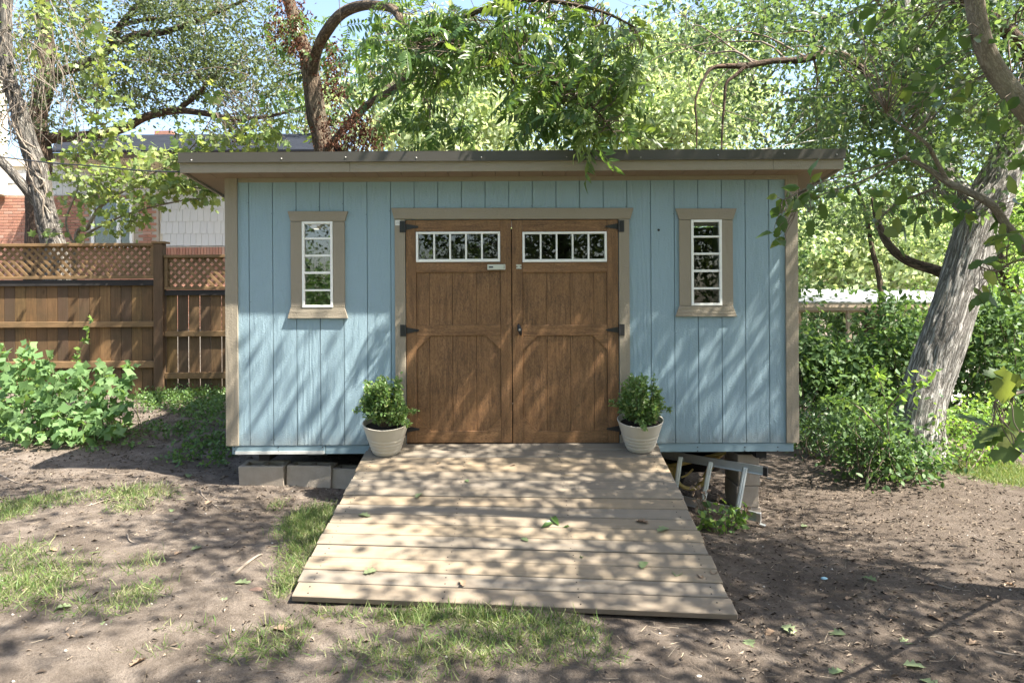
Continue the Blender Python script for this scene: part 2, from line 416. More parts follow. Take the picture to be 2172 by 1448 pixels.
def mat_ground():
    m, nt, b = new_mat('bare_dirt')
    v = coords(nt)
    big = noise_n(nt, v, 0.9, 5, 0.6); mid = noise_n(nt, v, 5.5, 6, 0.7); fine = noise_n(nt, v, 70, 5, 0.75); grit = noise_n(nt, v, 260, 2, 0.6)
    c = ramp(nt, mid, [(0.30,(0.125,0.102,0.083)),(0.5,(0.238,0.198,0.162)),(0.7,(0.34,0.288,0.24))])
    # the bed to the right and beside the shed is darker, mulched soil
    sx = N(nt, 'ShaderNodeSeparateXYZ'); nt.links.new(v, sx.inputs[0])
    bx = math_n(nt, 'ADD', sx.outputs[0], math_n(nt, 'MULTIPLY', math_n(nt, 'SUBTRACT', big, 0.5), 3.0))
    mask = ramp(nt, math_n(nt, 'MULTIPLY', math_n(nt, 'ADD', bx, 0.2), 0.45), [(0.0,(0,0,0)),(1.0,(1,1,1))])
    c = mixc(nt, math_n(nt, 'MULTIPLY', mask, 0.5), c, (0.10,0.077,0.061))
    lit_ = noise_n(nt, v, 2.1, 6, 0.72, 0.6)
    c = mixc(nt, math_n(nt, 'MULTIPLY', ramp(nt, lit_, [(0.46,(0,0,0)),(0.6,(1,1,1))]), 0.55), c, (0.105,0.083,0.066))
    c = mixc(nt, math_n(nt, 'MULTIPLY', ramp(nt, fine, [(0.45,(0,0,0)),(0.66,(1,1,1))]), 0.4), c, (0.085,0.065,0.051))
    c = mixc(nt, math_n(nt, 'MULTIPLY', ramp(nt, grit, [(0.66,(0,0,0)),(0.72,(1,1,1))]), 0.45), c, (0.55,0.47,0.38))
    nt.links.new(c, b.inputs['Base Color']); b.inputs['Roughness'].default_value = 0.97; b.inputs['Specular IOR Level'].default_value = 0.1
    bump(nt, b, math_n(nt, 'ADD', math_n(nt, 'MULTIPLY', mid, 0.8), math_n(nt, 'ADD', fine, math_n(nt, 'MULTIPLY', grit, 0.25))), 1.0, 0.045)
    return m
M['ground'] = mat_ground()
def axis(a, b, step, far):
    c = list(np.arange(a, b, step)); s = step; lo, hi = a, b
    L, H = [], []
    while hi < far: s *= 1.25; hi += s; H.append(hi)
    s = step
    while lo > -far: s *= 1.25; lo -= s; L.append(lo)
    return np.array(L[::-1]+c+[b]+H)
gx = axis(-5.2, 6.2, 0.05, 220); gy = axis(-5.2, 4.6, 0.05, 220)
XX, YY = np.meshgrid(gx, gy); ZZ = gz_arr(XX, YY)
near = (np.abs(XX) < 9) & (np.abs(YY) < 9)
zz = ZZ.ravel().copy(); xr, yr = XX.ravel(), YY.ravel(); nr = near.ravel()
for i in np.nonzero(nr)[0]:
    zz[i] += 0.011*noise.noise((xr[i]*2.6, yr[i]*2.6, 3.1)) + 0.007*noise.noise((xr[i]*9, yr[i]*9, 7.7))
nx, ny = len(gx), len(gy)
me = bpy.data.meshes.new('ground')
idx = np.arange(nx*ny).reshape(ny, nx)
q = np.stack([idx[:-1,:-1], idx[:-1,1:], idx[1:,1:], idx[1:,:-1]], -1).reshape(-1, 4)
me.from_pydata(np.stack([xr, yr, zz], 1).tolist(), [], q.tolist())
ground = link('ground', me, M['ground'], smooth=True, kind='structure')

# ------------------------------------------------------------------ shed
def rect(u0, u1, v0, v1, d=6.1):
    a = P(u0, (v0+v1)/2, d); b = P(u1, (v0+v1)/2, d); t = P((u0+u1)/2, v0, d); o = P((u0+u1)/2, v1, d)
    return a.x, b.x, o.z, t.z           # x0, x1, z0, z1
shed = thing('garden_shed', 'blue garden shed with taupe trim, slanted dark roof and brown double doors', 'shed', (-0.06, 0, 0.45))
ZF = 0.55
XL, XR = P(479.5, 660, 6.1).x, P(1692, 660, 6.1).x
ZT = 2.90
DEPTH = 2.46
PITCH = 0.095
groove = [529 + 50.12*k for k in range(23)]
gxs = [P(505, 660, 6.1).x - 0.012] + [P(g, 660, 6.1).x for g in groove] + [P(1666, 660, 6.1).x + 0.012]
openings = [rect(641.5, 705.5, 470, 651.5), rect(1466.5, 1530.5, 466, 647.5)]
dx0, dx1, dz0, dz1 = rect(861, 1313, 465, 941)
openings.append((dx0, dx1, 0.3, dz1))
zb = 0.545
for i in range(len(gxs)-1):
    x0 = gxs[i] + (0.003 if i else 0); x1 = gxs[i+1] - (0.003 if i < len(gxs)-2 else 0)
    rs = [(x0, x1, zb, ZT)]
    for ox0, ox1, oz0, oz1 in openings:
        nr_ = []
        for a0, a1, c0, c1 in rs:
            if a1 <= ox0 or a0 >= ox1 or c1 <= oz0 or c0 >= oz1: nr_.append((a0, a1, c0, c1)); continue
            if c0 < oz0: nr_.append((a0, a1, c0, oz0))
            if c1 > oz1: nr_.append((a0, a1, oz1, c1))
            if a0 < ox0: nr_.append((a0, ox0, max(c0, oz0), min(c1, oz1)))
            if a1 > ox1: nr_.append((ox1, a1, max(c0, oz0), min(c1, oz1)))
        rs = nr_
    for a0, a1, c0, c1 in rs:
        if a1-a0 > 0.003 and c1-c0 > 0.003: MB().box(a0, a1, 0.0, 0.012, c0, c1).build('siding_board', M['siding'], shed)
# sheathing behind the grooves, side and rear walls, floor: a hollow shell
def pieces(x0, x1, z0, z1):
    rs = [(x0, x1, z0, z1)]
    for ox0, ox1, oz0, oz1 in openings:
        o = []
        for a0, a1, c0, c1 in rs:
            if a1 <= ox0 or a0 >= ox1: o.append((a0, a1, c0, c1)); continue
            if a0 < ox0: o.append((a0, ox0, c0, c1))
            if a1 > ox1: o.append((ox1, a1, c0, c1))
            if c0 < oz0: o.append((max(a0, ox0), min(a1, ox1), c0, oz0))
            if c1 > oz1: o.append((max(a0, ox0), min(a1, ox1), oz1, c1))
        rs = o
    return rs
mb = MB()
for a0, a1, c0, c1 in pieces(XL+0.02, XR-0.02, zb, ZT-0.01): mb.box(a0, a1, 0.0125, 0.05, c0, c1)
mb.build('front_sheathing', mat_plain('groove_paint', (0.165, 0.26, 0.29), 0.7), shed)
def side(x0, x1, name):
    mb = MB(); zr = ZT - PITCH*DEPTH
    mb.hexa([(x0,0.052,zb),(x1,0.052,zb),(x1,DEPTH,zb),(x0,DEPTH,zb),(x0,0.052,ZT-.01),(x1,0.052,ZT-.01),(x1,DEPTH,zr-.01),(x0,DEPTH,zr-.01)])
    mb.build(name, M['siding'], shed)
side(XL+0.019, XL+0.06, 'side_wall'); side(XR-0.06, XR-0.019, 'side_wall')
MB().box(XL+.02, XR-.02, DEPTH+.001, DEPTH+.04, zb, ZT-PITCH*DEPTH-.01).build('rear_wall', M['dark'], shed)
MB().box(XL+.03, XR-.03, 0.055, DEPTH-.01, 0.46, 0.54).build('floor', M['dark'], shed)
MB().box(XL+.065, XR-.065, DEPTH-.03, DEPTH-.02, 0.55, 2.6).build('interior_lining', M['dark'], shed)
# corner boards
MB().box(XL, P(505.5,660,6.1).x, -0.019, 0.017, 0.545, ZT).build('corner_board', M['trim'], shed, 0.002)
MB().box(P(1665.5,660,6.1).x, XR, -0.019, 0.017, 0.545, ZT).build('corner_board', M['trim'], shed, 0.002)
MB().box(XL-0.001, XL+0.018, 0.0175, 0.09, 0.545, ZT-.02).build('corner_board', M['trim'], shed, 0.002)
MB().box(XR-0.018, XR+0.001, 0.0175, 0.09, 0.545, ZT-.02).build('corner_board', M['trim'], shed, 0.002)
# frieze under the eave and skirt boards below the siding
x0, x1, z0, z1 = rect(505.5, 1665.5, 374, 384.5)
MB().box(x0+.001, x1-.001, -0.018, -0.001, z0, ZT).build('frieze_board', M['trim_h'], shed, 0.002)
sx = P(690, 950, 6.1).x
MB().box(P(492,950,6.1).x, sx-.002, 0.004, 0.04, P(600,963,6.1).z, 0.541).build('skirt_board', M['skirt'], shed, 0.003)
MB().box(sx+.002, P(1684,950,6.1).x, 0.006, 0.042, P(1200,960,6.1).z, 0.541).build('skirt_board', M['skirt'], shed, 0.003)
MB().box(P(499,955,6.1).x, P(688,955,6.1).x, -0.004, 0.003, P(600,962.6,6.1).z, P(600,956.5,6.1).z).build('peeling_edge', mat_plain('bare_white_edge', (.55,.55,.52), .8, 0, .6, 40, .3), shed)
for xs in np.linspace(XL+.3, XR-.3, 5):
    MB().box(xs-.045, xs+.045, 0.06, DEPTH-.05, 0.40, 0.455).build('skid_beam', M['kick'], shed)
# roof: fascia, rake boards, soffit boards, metal cap
OV = 0.27
XFL, XFR = P(380, 350, 5.83).x, P(1791, 350, 5.83).x
zf0 = P(1086, 363, 5.83).z; zf1 = P(1086, 340.5, 5.83).z; zf2 = P(1086, 321, 5.83).z
for a, b_ in ((XFL+.004, P(742,350,5.83).x-.001), (P(742,350,5.83).x+.001, P(1640,350,5.83).x-.001), (P(1640,350,5.83).x+.001, XFR-.004)):
    MB().box(a, b_, -OV, -OV+.02, zf0, zf1+.03).build('fascia_board', M['trim_h'], shed, 0.002)
back = DEPTH + 0.2
def sl(y, z): return z - PITCH*(y+OV)
for xa in (XFL+.002, XFR-.022):
    mb = MB(); mb.hexa([(xa,-OV+.021,zf0+.004),(xa+.02,-OV+.021,zf0+.004),(xa+.02,back,sl(back,zf0)),(xa,back,sl(back,zf0)),
                        (xa,-OV+.021,zf1+.02),(xa+.02,-OV+.021,zf1+.02),(xa+.02,back,sl(back,zf1)),(xa,back,sl(back,zf1))])
    mb.build('rake_board', M['trim_h'], shed)
sz = zf0 + 0.022
spx = [434 + 51.3*k for k in range(-1, 28)]
ed = [XFL+.023] + [x for x in (P(s, 363, 5.83).x for s in spx) if XFL+.08 < x < XFR-.08] + [XFR-.023]
for a, b_ in zip(ed[:-1], ed[1:]):
    mb = MB(); y0, y1 = -OV+.021, -0.02
    mb.hexa([(a+.002,y0,sz),(b_-.002,y0,sz),(b_-.002,y1,sl(y1,sz)),(a+.002,y1,sl(y1,sz)),(a+.002,y0,sz+.012),(b_-.002,y0,sz+.012),(b_-.002,y1,sl(y1,sz)+.012),(a+.002,y1,sl(y1,sz)+.012)])
    mb.build('soffit_board', M['soffit'], shed)
for a, b_ in ((XFL+.023, XL-.002), (XR+.002, XFR-.023)):
    ys = np.linspace(-0.019, back, 8)
    for y0, y1 in zip(ys[:-1], ys[1:]):
        mb = MB(); mb.hexa([(a,y0+.002,sl(y0,sz)),(b_,y0+.002,sl(y0,sz)),(b_,y1,sl(y1,sz)),(a,y1,sl(y1,sz)),(a,y0+.002,sl(y0,sz)+.012),(b_,y0+.002,sl(y0,sz)+.012),(b_,y1,sl(y1,sz)+.012),(a,y1,sl(y1,sz)+.012)])
        mb.build('soffit_board', M['soffit'], shed)
# roof deck
mb = MB(); a, b_ = XFL+.004, XFR-.004
mb.hexa([(a,-OV+.021,zf1+.035),(b_,-OV+.021,zf1+.035),(b_,back,sl(back,zf1+.035)),(a,back,sl(back,zf1+.035)),
         (a,-OV+.021,zf2-.004),(b_,-OV+.021,zf2-.004),(b_,back,sl(back,zf2-.004)),(a,back,sl(back,zf2-.004))])
mb.build('roof_panel', M['flash'], shed)
cuts = [XFL-.004, P(742,330,5.83).x, P(1520,330,5.83).x, XFR+.006]
for i in range(3):
    mb = MB(); pr = 0.0015*(i % 2)
    x0, x1 = cuts[i] - (0.02 if i else 0), cuts[i+1]
    mb.box(x0, x1, -OV-.012-pr, -OV-.003-pr, zf1, zf2)
    mb.box(x0, x1, -OV-.022-pr, -OV-.011-pr, zf1-.006, zf1+.004)
    mb.box(x0, x1, -OV-.012-pr, 0.05, zf2+.0005+pr, zf2+.003+pr)
    fl = mb.build('roof_cap', M['flash'], shed)
for u, v in ((406,340),(597,337),(733,334),(883,335),(1021,334),(1202,333),(1359,334),(1523,329),(1664,326),(1775,328)):
    p = P(u, v, 5.815); mb = MB(); mb.tube([(p.x,-OV-.0125,p.z),(p.x,-OV-.018,p.z),(p.x,-OV-.022,p.z)], [.0065,.006,.003], 10)
    mb.build('screw', M['screw'], shed, smooth=True)

# windows
def window(u0, u1, v0, v1, trim, sill, panes, gl):
    """outer frame in pixels; trim = (outer left, outer right, head top, sill bottom, flare)"""
    w = bpy.data.objects.new('window', None); COL.objects.link(w); w.parent = shed; w.matrix_parent_inverse = PINV[shed.name]
    PINV[w.name] = Matrix.Identity(4)
    tl, tr, ht, sb, fl = trim
    q = lambda u, v: (P(u,v,6.08).x, P(u,v,6.08).z)
    MB().prism([q(tl,v0-.5), q(tr,v0-.5), q(tr+fl,ht), q(tl-fl,ht)], -0.021, -0.0005).build('head_trim', M['trim_h'], w, 0.002)
    mb = MB(); pts = [q(tl-fl,sb), q(tr+fl,sb), q(tr,v1+.5), q(tl,v1+.5)]
    n = len(mb.v); mb.v += [(pts[0][0],-0.024,pts[0][1]),(pts[1][0],-0.024,pts[1][1]),(pts[2][0],-0.019,pts[2][1]),(pts[3][0],-0.019,pts[3][1])] + [(x,-0.0005,z) for x, z in pts]
    mb.f += [(0,1,2,3),(7,6,5,4),(1,0,4,5),(2,1,5,6),(3,2,6,7),(0,3,7,4)]
    mb.build('sill', M['trim_h'], w, 0.002)
    for a, b2 in ((tl, u0), (u1, tr)):
        x0, x1, z0, z1 = rect(a, b2, v0, v1, 6.08); MB().box(x0+.0005, x1-.0005, -0.019, -0.0005, z0+.001, z1-.001).build('side_trim', M['trim'], w, 0.002)
    X0, X1, Z0, Z1 = rect(u0, u1, v0, v1, 6.085)
    fr = MB(); t = 0.021
    fr.box(X0, X0+t, -0.024, 0.03, Z0, Z1); fr.box(X1-t, X1, -0.024, 0.03, Z0, Z1)
    fr.box(X0+t, X1-t, -0.0235, 0.03, Z0, Z0+t); fr.box(X0+t, X1-t, -0.0235, 0.03, Z1-t, Z1)
    fr.build('frame', M['white'], w, 0.002)
    zs = []
    for (a, b2) in panes:
        zt, zb2 = P((u0+u1)/2, a, 6.09).z, P((u0+u1)/2, b2, 6.09).z
        MB().box(X0+t+.001, X1-t-.001, -0.002, 0.002, zb2-.004, zt+.004).build('pane', gl, w)
        zs.append((zb2, zt))
    for (l, _), (_, h) in zip(zs[:-1], zs[1:]):
        MB().box(X0+t, X1-t, -0.016, 0.012, h+.0, l-.0).build('muntin', M['white'], w, 0.001)
    return w
pl = [(474.6,504),(508,540),(544.5,576),(581,613.5),(617.7,646.7)]
window(641, 706, 470, 652, (616, 731, 448, 675, 6.5), 0, pl, M['glass_l'])
window(1466, 1531, 466, 648, (1441, 1555, 442, 671, 8), 0, [(a-4, b-4) for a, b in pl], M['glass'])

# door casing
q = lambda u, v: (P(u,v,6.08).x, P(u,v,6.08).z)
MB().prism([q(836,464.5), q(1337,464.5), q(1344,441), q(829,441)], -0.021, -0.0005).build('door_header', M['trim_h'], shed, 0.002)
for a, b_ in ((838, 860), (1314, 1336)):
    x0, x1, z0, z1 = rect(a, b_, 465.5, 941, 6.08); MB().box(x0, x1, -0.019, -0.0005, 0.5455, z1).build('door_casing', M['trim'], shed, 0.002)
x0, x1, z0, z1 = rect(838.5, 849, 467, 478, 6.08)
st = MB().box(x0, x1, -0.0205, -0.0192, z0, z1).build('paper_sticker', mat_plain('sticker_paper', (0.72,0.72,0.68), 0.6), shed)
rr = random.Random(3)
mb = MB()
for k in range(3):
    for j in range(4):
        xx = x0+.007+j*.008+rr.uniform(-.001,.001); zz_ = z0+.009+k*.011
        mb.box(xx, xx+rr.uniform(.003,.006), -0.0212, -0.0206, zz_, zz_+rr.uniform(.003,.007))
mb.build('sticker_print', mat_plain('sticker_ink', (0.3,0.3,0.28), 0.6), st)
st.children[0].matrix_parent_inverse = Matrix.Identity(4)

def door(u0, u1, win, hinge_left, planks):
    X0, X1, Z0, Z1 = rect(u0, u1, 466.5, 938.5)
    d = bpy.data.objects.new('door', None); COL.objects.link(d); d.parent = shed; d.matrix_parent_inverse = PINV[shed.name]
    PINV[d.name] = Matrix.Identity(4)
    Z = lambda v: P((u0+u1)/2, v, 6.1).z
    U = lambda u: P(u, 700, 6.1).x
    a, b_ = U(win[0]), U(win[1])
    yF, yB = -0.008, 0.028
    MB().box(X0, a-.0008, yF, yB, Z0, Z1).build('stile', M['door_v'], d, 0.0025)
    MB().box(b_+.0008, X1, yF, yB, Z0, Z1).build('stile', M['door_v'], d, 0.0025)
    for v0, v1 in ((466.5, 491), (556.5, 577.6), (689, 711.5), (914, 938.5)):
        MB().box(a, b_, yF+.0012, yB, Z(v1), Z(v0)).build('rail', M['door_h'], d, 0.0025)
    pe = [a] + [U(x) for x in planks] + [b_]
    for v0, v1 in ((577.6, 689), (711.5, 914)):
        for p0, p1 in zip(pe[:-1], pe[1:]):
            MB().box(p0+.0013, p1-.0013, 0.005, yB-.004, Z(v1)-.004, Z(v0)+.004).build('plank', M['door_v'], d, 0.0015)
    MB().box(X0+.004, X1-.004, yB+.001, yB+.012, Z0+.005, Z(556.5)).build('backing', M['door_v'], d)
    c = P(u0+31, 700, 6.1).x - P(u0, 700, 6.1).x; e = Z(700) - Z(730)
    zt, zl = Z(711.5), Z(914)
    for tri in ([(a,zt),(a,zt-e),(a+c,zt)], [(b_,zt),(b_-c,zt),(b_,zt-e)], [(a,zl),(a+c,zl),(a,zl+e)], [(b_,zl),(b_,zl+e),(b_-c,zl)]):
        MB().prism(tri, yF+.002, 0.0055).build('corner_brace', M['door_h'], d)
    # transom light
    za, zc = Z(556), Z(491.5); t = 0.02
    fr = MB(); fr.box(a+.001, a+t, -0.016, 0.03, za+.001, zc-.001); fr.box(b_-t, b_-.001, -0.016, 0.03, za+.001, zc-.001)
    fr.box(a+t, b_-t, -0.0155, 0.03, za+.001, za+t+.006); fr.box(a+t, b_-t, -0.0155, 0.03, zc-t, zc-.001)
    fr.build('frame', M['white'], d, 0.002)
    n = 5; w = (b_-a-2*t)/n
    for i in range(n):
        xa = a+t+i*w
        MB().box(xa+.005, xa+w-.005, 0.0, 0.004, za+t, zc-t+.002).build('pane', M['glass'], d)
        if i: MB().box(xa-.007, xa+.007, -0.012, 0.02, za+t+.0055, zc-t).build('muntin', M['white'], d, 0.001)
    s = 1 if hinge_left else -1
    ux = X0 if hinge_left else X1
    for v in (481, 700, 909):
        zc2 = Z(v); h = 0.049
        mb = MB(); xa, xb = sorted((ux-s*.049, ux-s*.004)); mb.box(xa, xb, -0.0245, -0.0195, zc2-h, zc2+h)
        mb.tube([(ux-s*.004,-0.026,zc2-h),(ux-s*.004,-0.026,zc2+h)], .0065, 8)
        pts = [(ux+s*.003, zc2-.026), (ux+s*.105, zc2-.008), (ux+s*.112, zc2), (ux+s*.105, zc2+.008), (ux+s*.003, zc2+.026)]
        mb.prism(pts if s > 0 else pts[::-1], -0.0145, -0.0085)
        hg = mb.build('hinge', M['black'], d)
    return d
door(862, 1085.2, (883.5, 1062), True, (911, 960, 1010.6))
dr = door(1087, 1312, (1109, 1288), False, (1160, 1210, 1260))
dl = [o for o in shed.children if o.name.startswith('door') and o.type == 'EMPTY'][0]
# slide bolt, keeper and turn handle
x0, x1, z0, z1 = rect(1034, 1072, 561, 572.5)
b1 = MB().box(x0, x1, -0.034, -0.0085, z0, z1).build('slide_bolt', M['steel'], dl, 0.003)
mb = MB().box(x0+.012, x0+.05, -0.0352, -0.0342, z0+.017, z0+.029); o = mb.build('bolt_slot', M['black'], dl)
MB().box(x1-.012, x1-.008, -0.0352, -0.0342, z0+.01, z1-.006).build('bolt_mark', M['black'], dl)
x0, x1, z0, z1 = rect(1095, 1106, 561, 570)
mb = MB().box(x0, x1, -0.015, -0.0085, z0, z0+.014); mb.box(x0, x1, -0.015, -0.0085, z1-.014, z1); mb.box(x0+.012, x1-.012, -0.02, -0.0085, z0+.014, z1-.014)
mb.build('bolt_keeper', M['steel'], dr, 0.001)
p0, p1 = P(1099.5, 687, 6.07), P(1105, 711, 6.07); pm = (p0+p1)/2
mb = MB(); mb.tube([(p0.x,-.03,p0.z), ((p0.x*2+pm.x)/3,-.042,(p0.z*2+pm.z)/3), (pm.x,-.047,pm.z), ((p1.x*2+pm.x)/3,-.042,(p1.z*2+pm.z)/3), (p1.x,-.03,p1.z)], [.006,.014,.02,.014,.006], 10)
mb.tube([(pm.x,-.008,pm.z),(pm.x,-.04,pm.z)], .014, 12)
hd = mb.build('turn_handle', M['black'], dr, smooth=True)
mb = MB().tube([(pm.x,-.064,pm.z),(pm.x,-.069,pm.z)], .0095, 14); mb.build('key_cylinder', M['screw'], dr)
# bolts and a nail hole on the siding, screws on the skirt
mb = MB()
for u, v in ((1397,488),):
    p = P(u, v, 6.1); MB().tube([(p.x,-.0005,p.z),(p.x,-.004,p.z)], .011, 10).build('bolt_head', M['cable'], shed)
for u in (497,590,684,1395,1480,1580,1650):
    for dv in (-4, 4):
        p = P(u, 952+dv, 6.1); MB().tube([(p.x,.0055,p.z),(p.x,.001,p.z)], .0055, 6).build('screw', M['cable'], shed)

for i, g in enumerate(groove):
    for v, du in ((932, -3), (932, 4), (640+(i*37) % 120, 3), (430+(i*53) % 30, -3)):
        p = P(g+du, v, 6.1)
        if any(a-.03 < p.x < b+.03 and c-.12 < p.z < d+.06 for a, b, c, d in openings): continue
        if -1.1 < p.x < .9 and p.z < 2.45: continue
        MB().tube([(p.x,.002,p.z),(p.x,-.0012,p.z)], .0032, 6).build('nail', M['cable'], shed)
# ------------------------------------------------------------------ ramp
ramp_t = thing('wooden_ramp', 'pale plank ramp sloping from the shed doors down to the dirt', 'ramp', (0, -1.1, 0.1))
RL0, RL1 = P(785, 940.5, 6.1), P(613.5, 1263, 3.94)
RR0, RR1 = P(1392, 937, 6.1), P(1565, 1303, 3.84)
RL0.y = RR0.y = -0.024
NB = 16
rr = random.Random(11)
def ramp_pt(s, t, h=0.0):
    """s across 0..1, t down the slope 0..1, h above the boards"""
    a = RL0.lerp(RL1, t); b = RR0.lerp(RR1, t); p = a.lerp(b, s)
    nrm = (RR0-RL0).cross(RL0-RL1).normalized()
    if nrm.z < 0: nrm = -nrm
    return p + nrm*h
edges_v = [937, 952.5, 969, 985, 1002, 1020, 1039, 1059, 1080, 1104, 1128, 1154, 1180, 1209, 1242, 1274, 1303]
def t_of_v(v):
    return (1/(937-306.) - 1/(v-306.)) / (1/(937-306.) - 1/(1303-306.))
te = [i/NB for i in range(NB+1)]
jl = [rr.uniform(-.006,.006) for _ in te]; jl[0] = jl[-1] = 0
for i in range(NB):
    t0, t1 = te[i]+jl[i]*.4+.0006, te[i+1]+jl[i+1]*.4-.0024 - (0.002 if i in (6,8,11) else 0)
    s0 = rr.uniform(-.002,.004); s1 = 1+rr.uniform(-.003,.003); h = rr.uniform(-.0015,.0015); th = -0.036
    c = ramp_pt(0.5, (t0+t1)/2)
    pts = [ramp_pt(s0,t1,th+h), ramp_pt(s1,t1,th+h), ramp_pt(s1,t0,th+h), ramp_pt(s0,t0,th+h), ramp_pt(s0,t1,h), ramp_pt(s1,t1,h), ramp_pt(s1,t0,h), ramp_pt(s0,t0,h)]
    MB().hexa(pts).build('board', M['deck'], ramp_t, 0.004)
for s in (0.04, 0.35, 0.65, 0.96):
    mb = MB(); e = 0.016
    mb.hexa([ramp_pt(s-e,.97,-.07), ramp_pt(s+e,.97,-.07), ramp_pt(s+e,.02,-.17), ramp_pt(s-e,.02,-.17), ramp_pt(s-e,.97,-.037), ramp_pt(s+e,.97,-.037), ramp_pt(s+e,.02,-.037), ramp_pt(s-e,.02,-.037)])
    mb.build('stringer', M['deck'], ramp_t)
for i in range(NB):
    for s in (0.035, 0.345, 0.655, 0.965):
        for f in (.3, .75):
            p = ramp_pt(s+rr.uniform(-.004,.004), (i+f)/NB, 0.0)
            MB().tube([p+Vector((0,0,-.004)), p+Vector((0,0,.0022))], .0042, 6).build('screw', M['cable'], ramp_t)

# ------------------------------------------------------------------ leaf tools
RNG = np.random.default_rng(7)
def T_leaf(w=0.5, fold=0.10, droop=0.12):
    v = [(0,0,0), (-w*.42,.28,fold*.8), (-w*.46,.58,fold*.5-droop*.4), (0,1,-droop), (w*.46,.58,fold*.5-droop*.4), (w*.42,.28,fold*.8), (0,.45,-.02)]
    f = [(0,6,1),(1,6,2),(2,6,3),(3,6,4),(4,6,5),(5,6,0)]
    return np.array(v, float), f
def T_small(w=0.55, fold=0.12):
    v = [(0,0,0), (-w*.5,.5,fold), (0,1,-.05), (w*.5,.5,fold)]
    return np.array(v, float), [(0,3,2),(0,2,1)]
def T_lobed(lobes=3, depth=0.35, w=0.85, seed=0, curl=0.25):
    """oak or maple like blade with lobes on both sides"""
    r = random.Random(seed); out = []
    for i in range(lobes*2+1):
        t = 0.12 + 0.8*i/(lobes*2)
        env = w*0.5*math.sin(math.pi*min(1, (t*0.92+.08)))**0.7
        out.append((env*(1.0 if i % 2 else 1-depth)+r.uniform(-.02,.02), t + (0.07 if i % 2 else 0)))
    v = [(0,0,0)]; L = len(out)
    for x, y in out: v.append((-x, y, curl*x*x - .12*y*y))
    v.append((0,1.04,-.13))
    for x, y in out[::-1]: v.append((x, y, curl*x*x - .12*y*y))
    mid = [(0, y, -.12*y*y-.02) for _, y in out]; m0 = len(v); v += mid
    f = []; top = L+1
    for i in range(L):
        a = i; b = i+1
        ma = m0+i-1 if i else 0
        f.append((a if i else 0, m0+i, b) if not i else (a, ma, m0+i, b))
        ra = 2*L+2-i if i else 0; rb = 2*L+1-i
        f.append((0, rb, m0+i) if not i else (ra, rb, m0+i, ma))
    f.append((L, m0+L-1, top)); f.append((m0+L-1, top+1, top))
    return np.array(v, float), f
def T_palm(seed=0, pts=5, w=1.0):
    """maple like palmate blade"""
    r = random.Random(seed); v = [(0,0,0),(0,.45,-.03)]
    ang = np.linspace(-2.35, 2.35, pts*2+1); k = []
    for i, a in enumerate(ang):
        R = (0.62 - .16*abs(a)/2.35 if i % 2 else 0.33)*(1+r.uniform(-.08,.08))
        if i == pts: R = 0.62 if pts % 2 else R
        k.append(len(v)); v.append((w*R*math.sin(a), .42+R*math.cos(a)*.95, .1*abs(R*math.sin(a)) - .15*R*R))
    f = [(1, k[i+1], k[i]) for i in range(len(k)-1)] + [(0, 1, k[0]), (0, k[-1], 1)]
    return np.array(v, float), f

def frames(d, n):
    d = d/np.linalg.norm(d, axis=1, keepdims=True)
    n = n - (n*d).sum(1, keepdims=True)*d; n = n/np.maximum(np.linalg.norm(n, axis=1, keepdims=True), 1e-6)
    return np.cross(d, n), d, n
def leaf_arrays(pos, d, n, size, tmpl):
    tv, tf = tmpl; s, d, n = frames(d, n)
    V = pos[:,None,:] + size[:,None,None]*(tv[None,:,0,None]*s[:,None,:] + tv[None,:,1,None]*d[:,None,:] + tv[None,:,2,None]*n[:,None,:])
    return V.reshape(-1,3), tf, len(tv), len(pos)
def leaves(name, batches, mat, parent=None, extra=None, **kw):
    """one mesh from many leaf batches [(pos, dir, normal, size, template)], with a random tint for each leaf"""
    vs_, loops, starts, totals, rnd = [], [], [], [], []; off = 0; lo = 0
    for pos, d, n, size, tm in batches:
        if len(pos) == 0: continue
        V, tf, k, m = leaf_arrays(pos, d, n, size, tm)
        vs_.append(V)
        base = off + np.arange(m)*k
        lens = [len(f) for f in tf]; flat = np.concatenate([np.array(f) for f in tf])
        loops.append((base[:,None]+flat[None,:]).ravel())
        totals.append(np.tile(np.array(lens), m))
        rnd.append(np.repeat(RNG.random(m), k)); off += m*k
    V = np.concatenate(vs_); Lp = np.concatenate(loops); Tt = np.concatenate(totals); St = np.concatenate([[0], np.cumsum(Tt)[:-1]])
    me = bpy.data.meshes.new(name)
    me.vertices.add(len(V)); me.vertices.foreach_set('co', V.astype(np.float32).ravel())
    me.loops.add(len(Lp)); me.loops.foreach_set('vertex_index', Lp.astype(np.int32))
    me.polygons.add(len(Tt)); me.polygons.foreach_set('loop_start', St.astype(np.int32)); me.polygons.foreach_set('loop_total', Tt.astype(np.int32))
    at = me.attributes.new('rnd', 'FLOAT', 'POINT'); at.data.foreach_set('value', np.concatenate(rnd).astype(np.float32))
    me.update(calc_edges=True); me.validate()
    return link(name, me, mat, parent, **kw)
def unit(m, zbias=0.0, zs=1.0):
    v = RNG.normal(size=(m,3)); v[:,2] = v[:,2]*zs + zbias
    return v/np.maximum(np.linalg.norm(v, axis=1, keepdims=True), 1e-6)
def cluster_leaves(centers, per, spread, size, flat=0.55, droop=-0.35, up=0.9):
    """leaf positions gathered in clumps round the centres"""
    m = len(centers)*per
    c = np.repeat(centers, per, 0)
    off = RNG.normal(size=(m,3))*np.repeat(spread*RNG.uniform(.7,1.3,(len(centers),1)), per, 0); off[:,2] *= flat
    d = off/np.maximum(np.linalg.norm(off, axis=1, keepdims=True),1e-6)*0.6 + unit(m, droop)
    n = unit(m, up)
    return c+off, d, n, size*RNG.uniform(.65,1.3,m)
